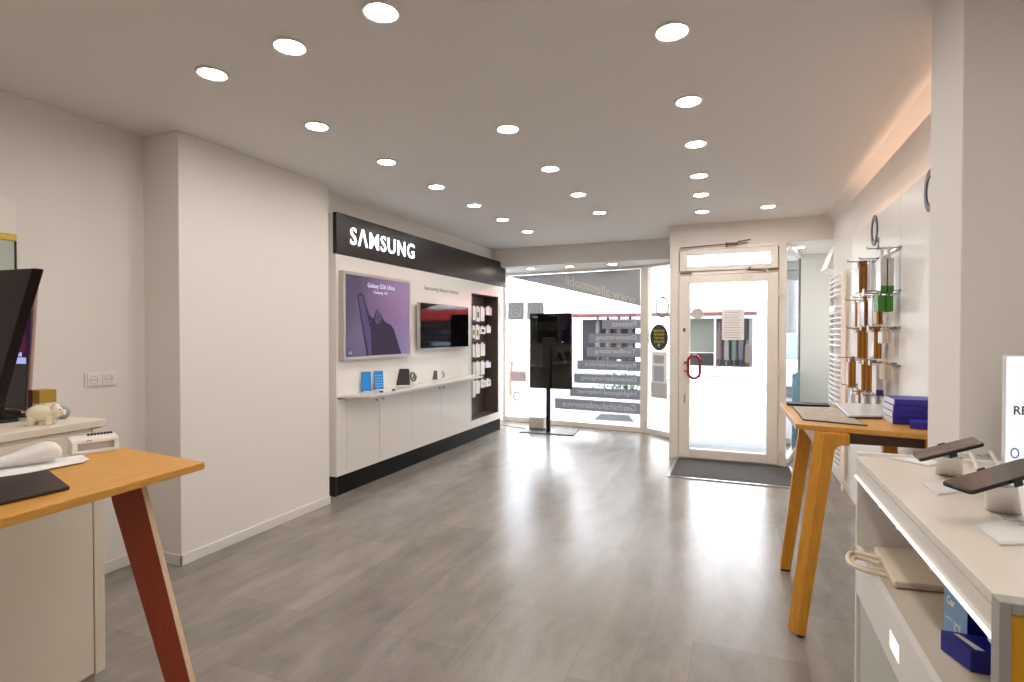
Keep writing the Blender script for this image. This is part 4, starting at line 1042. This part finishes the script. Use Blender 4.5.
# gift box
gb = cc0 + fX*.27 - fY*.09
T = thing('carton_box', 'small carton with gold top band and dark red side on the cream cabinet', 'box', gb)
gx, gyb = gb.x, gb.y
hgb = .115
B(gx-.03, gx+.04, gyb, gyb+.06, CZT+.001, CZT+hgb*.55).build('carton', M['white'], T, bevel=.002)
B(gx-.03, gx+.04, gyb, gyb+.06, CZT+hgb*.55, CZT+hgb).build('gold_band', M['gold'], T, bevel=.002)
B(gx-.032, gx-.006, gyb-.0015, gyb, CZT+.004, CZT+hgb).build('red_print', M['darkred'], T)
# wide screen seen from its edge, standing nearer
ms = cp(14, 424)
YB_ = 1.33
T = thing('touch_screen', 'tall dark screen with rosy frame on the cabinet behind the black monitor', 'screen', (-2.85, YB_, CZT))
e0, e1 = on(36, 270, 1, YB_), on(27, 421, 1, YB_)
zlo, zhi = CZT+.02, e0.z
xr_t, xr_b = e0.x, on(27, 415, 1, YB_).x
def xr_at(z): return xr_b + (xr_t-xr_b)*(z-zlo)/(zhi-zlo)
MB().hexa([(xr_b-.3, YB_, zlo), (xr_b, YB_, zlo), (xr_b, YB_+.014, zlo), (xr_b-.3, YB_+.014, zlo)], [(xr_t-.3, YB_, zhi), (xr_t, YB_, zhi), (xr_t, YB_+.014, zhi), (xr_t-.3, YB_+.014, zhi)]).build('casing', M['monitorframe'], T, bevel=.004)
zm = on(30, 365, 1, YB_).z
def band(za, zb, mt, nm, i0=.012, i1=.014, dy=0):
    return MB().hexa([(xr_at(za)-.28, YB_-.002-dy, za), (xr_at(za)-i0, YB_-.002-dy, za), (xr_at(za)-i0, YB_, za), (xr_at(za)-.28, YB_, za)],
              [(xr_at(zb)-.28, YB_-.002-dy, zb), (xr_at(zb)-i1, YB_-.002-dy, zb), (xr_at(zb)-i1, YB_, zb), (xr_at(zb)-.28, YB_, zb)]).build(nm, mt, T)
band(zlo+.01, zm-.002, M['black'], 'lower_panel')
sc_ = band(zm, zhi-.012, M['screenpurp'], 'screen')
MB().box(xr_at(zm)-.2, xr_at(zm)-.022, YB_-.0035, YB_-.0022, zm+.004, zm+.03).build('picture', M['screenblue'], sc_)
MB().ell((xr_at(zm)-.05, YB_-.0022, zm+.1), (.03, .001, .06), 16, 8).build('picture', M['screenred'], sc_)
MB().box(xr_at(zm)-.16, xr_at(zm)-.05, YB_-.0035, YB_-.0022, zm+.034, zm+.05).build('picture', M['screenblue'], sc_)
B(xr_b-.2, xr_b+.004, YB_-.045, YB_+.03, CZT+.001, CZT+.012).build('foot', M['black'], T, bevel=.003)
B(xr_b-.2, xr_b+.002, YB_-.02, YB_+.04, CZT+.012, CZT+.02).build('red_base', M['darkred'], T)
# nearer monitor, seen from behind
YM = 1.17
T = thing('monitor', 'black maroon monitor back slanting at the left photo edge', 'monitor', (-2.6, YM, CZT))
v = [on(33.5, 268, 1, YM), on(-40, 272, 1, YM), on(-40, 420, 1, YM), on(-6, 406, 1, YM), on(2, 376, 1, YM), on(12, 340, 1, YM)]
MB().prism(v, (0, .035, 0)).build('casing', M['monitorback'], T, bevel=.006)
xx = on(-25, 400, 1, YM).x
B(xx-.05, xx+.05, YM+.04, YM+.07, CZT+.012, 1.3).build('neck', M['black'], T, bevel=.003)
B(xx-.12, xx+.12, YM-.05, YM+.08, CZT+.001, CZT+.012).build('foot', M['black'], T, bevel=.003)

# wall sockets
o0 = on(100, 379.5, 0, -3.4)
T = thing('wall_socket', 'double white wall socket on the left wall', 'socket', (-3.4, o0.y, o0.z))
ow = (on(115.5, 380, 0, -3.4).y-on(84.5, 380, 0, -3.4).y)/2; oh = .042
B(-3.4, -3.392, o0.y-ow, o0.y+ow, o0.z-oh, o0.z+oh).build('cover_frame', M['whitepl'], T, bevel=.003)
for sg in (-1, 1):
    yc = o0.y+sg*ow*.48
    s = B(-3.392, -3.387, yc-ow*.4, yc+ow*.4, o0.z-oh*.8, o0.z+oh*.8).build('socket_insert', M['whitepl'], T, bevel=.002)
    MB().ring((-3.387, yc, o0.z), .019, .023, (0, 1, 0), up, .0015, 28).build('socket_rim', M['greycard'], s)
    for dy in (-.009, .009): MB().cyl((-3.3868, yc+dy, o0.z), (-3.3855, yc+dy, o0.z), .0032, n=10).build('pin_hole', M['black'], s)
# wall case at the left edge
a0, a1 = on(14.5, 199, 0, -3.4), on(14.5, 300, 0, -3.4)
yE = a0.y
T = thing('wall_case', 'white wall cupboard with yellow strip and glass lower half at the left edge', 'wall cupboard', (-3.36, yE-.25, 1.55))
zY1, zY0 = on(14, 235, 0, -3.4).z, on(14, 241, 0, -3.4).z
B(-3.4, -3.385, yE-.5, yE, zY1, a0.z).build('upper_panel', M['white'], T, bevel=.002)
B(-3.4, -3.384, yE-.5, yE, zY0, zY1-.001).build('yellow_strip', M['yellow'], T)
B(-3.4, -3.39, yE-.5, yE-.008, 1.5, zY0-.002).build('glass_front', mat('pale_green_glass', (186, 196, 186), .15), T)
B(-3.4, -3.386, yE-.008, yE, 1.5, zY0-.002).build('dark_edge', M['black'], T)

# table things
def lp(px, py, z=LZ): return on(px, py, 2, z)
b0 = lp(72, 456.5); b1_ = lp(120, 450)
T = thing('card_terminal', 'white desk terminal with dark window and key row on the left table', 'terminal', lp(98, 452), world=True)
tv = (b1_-b0); tv.z = 0; tl2 = tv.length; tu = tv.normalized(); tw = Vector((-tu.y, tu.x, 0))
def tb(a, b, c): return b0 + tu*a + tw*b + up*c
hT = .056
# wedge frame: two cheeks, rails and a sloping top
for s0 in (0, tl2-.018):
    MB().hexa([tb(s0, 0, .001), tb(s0+.018, 0, .001), tb(s0+.018, .07, .001), tb(s0, .07, .001)], [tb(s0+.004, .012, hT*.78), tb(s0+.018, .012, hT*.78), tb(s0+.018, .07, hT), tb(s0+.004, .07, hT)]).build('cheek', M['whitepl'], T, bevel=.003)
MB().hexa([tb(0, 0, .001), tb(tl2, 0, .001), tb(tl2, .014, .001), tb(0, .014, .001)], [tb(0, 0, .012), tb(tl2, 0, .012), tb(tl2, .014, .012), tb(0, .014, .012)]).build('front_rail', M['whitepl'], T, bevel=.002)
MB().hexa([tb(0, .008, hT*.66), tb(tl2, .008, hT*.66), tb(tl2, .07, hT*.8), tb(0, .07, hT*.8)], [tb(0, .012, hT*.9), tb(tl2, .012, hT*.9), tb(tl2, .07, hT*1.05), tb(0, .07, hT*1.05)]).build('top_cover', M['whitepl'], T, bevel=.003)
MB().hexa([tb(.018, .022, .012), tb(tl2-.018, .022, .012), tb(tl2-.018, .03, .012), tb(.018, .03, .012)], [tb(.018, .022, hT*.7), tb(tl2-.018, .022, hT*.7), tb(tl2-.018, .03, hT*.7), tb(.018, .03, hT*.7)]).build('window', M['greycard'], T)
for k in range(8):
    a_ = tl2*.4+k*tl2*.07
    MB().hexa([tb(a_, .055, hT*1.01), tb(a_+tl2*.045, .055, hT*1.01), tb(a_+tl2*.045, .066, hT*1.03), tb(a_, .066, hT*1.03)], [tb(a_, .055, hT*1.1), tb(a_+tl2*.045, .055, hT*1.1), tb(a_+tl2*.045, .066, hT*1.13), tb(a_, .066, hT*1.13)]).build('key', M['black'], T)
MB().prism([tb(tl2*.3, .0098, hT*.77), tb(tl2*.42, .0098, hT*.77), tb(tl2*.42, .0108, hT*.85), tb(tl2*.3, .0108, hT*.85)], tw*.002).build('logo_plate', M['greyframe'], T)
# papers
q = [lp(0, 477.5), lp(90, 460.5), lp(82, 456), lp(-30, 470)]
T = thing('paper_stack', 'loose white paper sheets on the left oak table under the white scanner', 'paper', lp(40, 468))
MB().prism([p + up*.001 for p in q], (0, 0, .003)).build('sheet', M['paper'], T)
q2 = [lp(-8, 481.5), lp(84, 463.5), lp(88, 459.5), lp(-30, 473)]
MB().prism([p + up*.0045 for p in q2], (0, 0, .0015)).build('sheet', M['paper'], T)
# scanner: handle along the table, bulging head
T = thing('barcode_scanner', 'white hand-held scanner lying on the paper sheets', 'scanner', lp(35, 464))
h0, h1_ = lp(-30, 476)+up*.03, lp(61, 462)+up*.034
dv = (h1_-h0)
sec = [(0, .02, .013), (.3, .022, .015), (.5, .028, .021), (.72, .04, .031), (.9, .043, .032), (1.0, .034, .02)]
mb = MB(); n_ = 16; bw_ = Vector((-dv.y, dv.x, 0)).normalized()
for k, (s_, rw, rh) in enumerate(sec):
    cc = h0 + dv*s_ + up*(rh-.02)
    mb.v += [cc + bw_*(rw*math.cos(2*PI*i/n_)) + up*(rh*math.sin(2*PI*i/n_)) for i in range(n_)]
for k in range(len(sec)-1): mb.f += [(k*n_+i, k*n_+(i+1) % n_, (k+1)*n_+(i+1) % n_, (k+1)*n_+i) for i in range(n_)]
mb.f += [tuple(range(n_))[::-1], tuple(range((len(sec)-1)*n_, len(sec)*n_))]
o = mb.build('body', M['pig'] if False else M['whitepl'], T, smooth=True)
md = o.modifiers.new('soft', 'SUBSURF'); md.levels = 1; md.render_levels = 2
cc = h0 + dv*.72 + up*.033
MB().ell(cc, (.004, .004, .003), 10, 6).build('button', M['darkmetal'], T)
# dark writing pad
q = [lp(-25, 512), lp(70, 490), lp(49, 473.5), lp(-30, 485)]
T = thing('writing_pad', 'dark brown writing pad lying at the front of the left oak table', 'desk pad', lp(30, 490))
MB().prism([p + up*.001 for p in q], (0, 0, .01)).build('pad', mat('dark_leather', (44, 24, 20), .5), T, bevel=.003)

# ------------------------------------------------------------------ outside
(MB().box(-40, 45, 8.33, 60, -.16, -.04).box(-.58, .5, 6.52, 8.33, -.06, -.02)).build('street', M['street'], **S)
OY = 20.0
def op(px, py, Y=OY): return on(px, py, 1, Y)
# the white shop house straight across
T = thing('shop_house', 'white shop house across the street with a red awning edge and dark windows', 'building', (-1.5, OY, -.04))
B(-7.2, 1.35, OY, OY+6, -.04, 9).build('facade', M['facade'], T)
zs1, zs0 = op(640, 313.5, OY-.8).z, op(640, 316.5, OY-.8).z
MB().prism([(-7.0, OY-.8, zs1+.35), (1.0, OY-.8, zs1+.35), (1.2, OY, zs1+.9), (-7.0, OY, zs1+.9)], (0, 0, .05)).build('awning', M['facade'], T)
B(-7.0, op(757, 315, OY-.82).x, OY-.84, OY-.78, zs0, zs1+.02).build('awning_edge', M['stripe'], T)
B(-7.0, op(757, 315, OY-.82).x, OY-.83, OY-.79, zs1+.02, zs1+.36).build('awning_valance', M['facade'], T)
zw1, zw0 = op(730, 318.5).z, op(730, 366).z
for x0, x1, mt, nm in ((op(690, 340).x, op(716, 340).x, M['blind'], 'window_blind'), (op(716, 340).x, op(752, 340).x, M['shopglass'], 'shop_window'),
                       (op(583, 340).x, op(636, 340).x, M['shopglass'], 'shop_window')):
    zz0 = op(700, 352).z if nm == 'window_blind' else zw0
    f_ = B(x0, x1, OY-.06, OY+.02, zz0, zw1).build(nm, mt, T)
    if nm == 'shop_window':
        (MB().box(x0-.06, x0, OY-.08, OY, zz0, zw1+.05).box(x1, x1+.06, OY-.08, OY, zz0, zw1+.05).box(x0, x1, OY-.08, OY, zw1, zw1+.05)).build('window_frame', M['facade2'], f_)
B(op(690, 356).x, op(716, 356).x, OY-.06, OY+.02, zw0, op(700, 353).z).build('shop_window', M['shopglass'], T)
B(op(749, 340).x, op(752.5, 340).x, OY-.2, OY-.06, zw0, zw1).build('door_post', M['shutter'], T)
# goods shown in the shop windows
cols = [(40, 16, 15), (62, 58, 58), (14, 36, 26), (16, 16, 34), (56, 40, 32), (80, 76, 74), (28, 20, 14)]
cm = [mat(f'goods_cloth', c_, .7) for c_ in cols]
gi = 0
for x in (719, 726.5, 734, 740.5, 747):
    p = op(x, 362, OY-.3); hh = random.uniform(.7, 1.5)
    t = thing('shop_dummy', 'clothes dummy in the dark shop window across the street', 'dummy', (p.x, OY-.5, zw0), 'clothes dummies across the street', world=False)
    MB().lathe([(.02, 0), (.09, .01), (.09, .03), (.02, .04), (.02, hh*.18), (.088, hh*.2), (.085, hh*.65), (.075, hh*.82), (.085, hh*.93), (.04, hh), (.03, hh*1.05), (.05, hh*1.12), (.01, hh*1.18)], (0, 0, .0), 14).build('garment', cm[gi % 7], t, smooth=True); gi += 1
for x in (599, 609, 620, 631):
    p = op(x, 362, OY-.3); hh = random.uniform(1.0, 1.6)
    t = thing('shop_dummy', 'clothes dummy behind the lettered strips across the street', 'dummy', (p.x, OY-.5, zw0), 'clothes dummies seen between the lettered strips', world=False)
    MB().lathe([(.02, 0), (.09, .01), (.09, .03), (.02, .04), (.02, hh*.18), (.088, hh*.2), (.085, hh*.65), (.075, hh*.82), (.085, hh*.93), (.04, hh), (.03, hh*1.05), (.05, hh*1.12), (.01, hh*1.18)], (0, 0, .0), 14).build('garment', cm[(gi*3) % 7], t, smooth=True); gi += 1
# kerb lines on the street
tag(B(-7, 1.2, 18.2, 18.35, -.04, .0).build('kerbstone', M['facade2']), 'long pale kerb in front of the white shop house', 'kerb')
# red shop to the right, mirrored in the television
T = thing('red_shop', 'shop with a wide red fascia to the right across the street', 'building', (5.5, OY, -.04))
B(1.9, 12, OY+.3, OY+6, -.04, 8).build('facade', M['facade2'], T)
fs_ = B(2.3, 9.5, OY-.1, OY+.3, 1.95, 3.6).build('fascia', M['signred'], T)
MB().box(3.2, 5.6, OY-.12, OY-.1, 2.4, 2.62).build('white_band', M['facade'], fs_)
B(2.3, 9.5, OY+.2, OY+.32, .1, 1.95).build('shop_window', M['shopglass'], T)
# pale house farther left
T = thing('pale_house', 'pale house at the left end of the street view', 'building', (-14, OY+1, -.04))
B(-24, -7.6, OY+1, OY+7, -.04, 8).build('facade', M['facade2'], T)
for k in range(5): B(-22+k*2.9, -20.4+k*2.9, OY+.95, OY+1.02, .5, 2.3).build('window', M['blind'], T)
for k in range(5): B(-22+k*2.9, -20.4+k*2.9, OY+.95, OY+1.02, 4.0, 5.6).build('window', M['blind'], T)

def leaves(c, r, n, s, flat_=.7):
    mb = MB()
    for _ in range(n):
        p = Vector((random.gauss(0, .45)*r[0], random.gauss(0, .45)*r[1], random.gauss(0, .45)*r[2])) + Vector(c)
        a = Vector((random.uniform(-1, 1), random.uniform(-1, 1), random.uniform(-.6, .6))).normalized(); b_ = a.orthogonal().normalized()
        mb.add([p, p + a*s*.5 + b_*s*.3, p + a*s, p + a*s*.5 - b_*s*.3], [(0, 1, 2, 3)])
    return mb
# plant stand outside behind the strips
g = wp(615, 420)
pb0 = on(615, 419.5, 2, -.04)
T = thing('plant_stand', 'grey outdoor plant stand with green plants behind the lettered window', 'plant stand', pb0)
hw = .33
MB().hexa([pb0+Vector((-hw, -.12, 0)), pb0+Vector((hw, -.12, 0)), pb0+Vector((hw, .2, 0)), pb0+Vector((-hw, .2, 0))], [pb0+Vector((-hw*.7, -.05, .09)), pb0+Vector((hw*.7, -.05, .09)), pb0+Vector((hw*.7, .13, .09)), pb0+Vector((-hw*.7, .13, .09))]).build('base', M['shutter'], T)
MB().cyl(pb0+Vector((.05, .05, .09)), pb0+Vector((.05, .05, 1.0)), .03).build('pole', M['facade2'], T)
for z in (.42, .62):
    B(pb0.x-.3, pb0.x+.4, pb0.y-.05, pb0.y+.15, z-.04, z).build('tray', M['shutter'], T)
    leaves((pb0.x+.1, pb0.y+.05, z+.06), (.45, .12, .08), 160, .06).build('foliage', M['leaf'], T)
# flowering bush left
fb_ = on(516, 395, 2, -.04)
T = thing('flower_bush', 'pale pink flowering bush outside the left end of the shop window', 'bush', (-4.9, 12.0, -.04))
MB().tube([(-4.9, 12, -.04), (-4.92, 12, .4), (-4.85, 12.05, .9)], .04, 8).build('stem', M['stemwood'], T)
leaves((-4.9, 12, 1.0), (.7, .5, .5), 420, .09).build('foliage', M['facade2'], T)
leaves((-4.9, 11.9, 1.0), (.7, .5, .5), 120, .09).build('blossom', M['pink'], T)
# parked car seen through the right bay
T = thing('parked_car', 'silver car parked across the street, seen right of the door', 'car', (1.75, 15.5, -.04), world=False, rot=(0, 0, 0))
prof = [(-.75, .25), (-.8, .6), (-.72, .85), (-.58, .92), (-.45, 1.4), (.45, 1.4), (.58, .92), (.72, .85), (.8, .6), (.75, .25)]
MB().prism([(x, -2.0, z) for x, z in [(-.8, .25), (-.82, .6), (-.78, .85), (.78, .85), (.82, .6), (.8, .25)]], (0, 4.0, 0)).build('body', M['carpaint'], T, bevel=.08, seg=3)
MB().hexa([(-.74, -1.3, .84), (.74, -1.3, .84), (.74, 1.5, .84), (-.74, 1.5, .84)], [(-.55, -.6, 1.42), (.55, -.6, 1.42), (.55, 1.1, 1.42), (-.55, 1.1, 1.42)]).build('cabin', M['carglass'], T, bevel=.05)
B(-.56, .56, -.62, 1.12, 1.4, 1.45).build('roof', M['carpaint'], T, bevel=.02)
for x in (-.78, .78):
    for y in (-1.25, 1.3): MB().cyl((x-.09, y, .32), (x+.09, y, .32), .32, n=24).build('wheel', M['tyre'], T, smooth=True)
for x in (-.6, .6): MB().ell((x, -2.0, .68), (.14, .04, .08), 14, 8).build('headlight', M['acryl'], T)
# roller shutter box of the entrance recess, seen through the right bay
T = thing('roller_shutter_box', 'grey roller shutter housing outside, at the top of the right bay window', 'shutter', (1.0, 9.0, 2.2))
for k in range(3):
    z0 = 2.2+.13*k; B(.55, 1.6, 9.0-.04*k, 9.3, z0, z0+.115).build('housing', M['shutter'], T, bevel=.01)

# ------------------------------------------------------------------ light, world, view
W = bpy.data.worlds.new('sky'); SC.world = W; W.use_nodes = True
bg = W.node_tree.nodes['Background']; bg.inputs[0].default_value = (.93, .97, 1.0, 1); bg.inputs[1].default_value = 10.5
SC.view_settings.view_transform = 'Standard'; SC.view_settings.look = 'None'
SC.view_settings.exposure = .22; SC.view_settings.gamma = 1; SC.view_settings.use_curve_mapping = False
SC.cycles.use_denoising = True
SC.cycles.max_bounces = 10; SC.cycles.diffuse_bounces = 5; SC.cycles.glossy_bounces = 4; SC.cycles.transparent_max_bounces = 16
SC.cycles.sample_clamp_indirect = 8
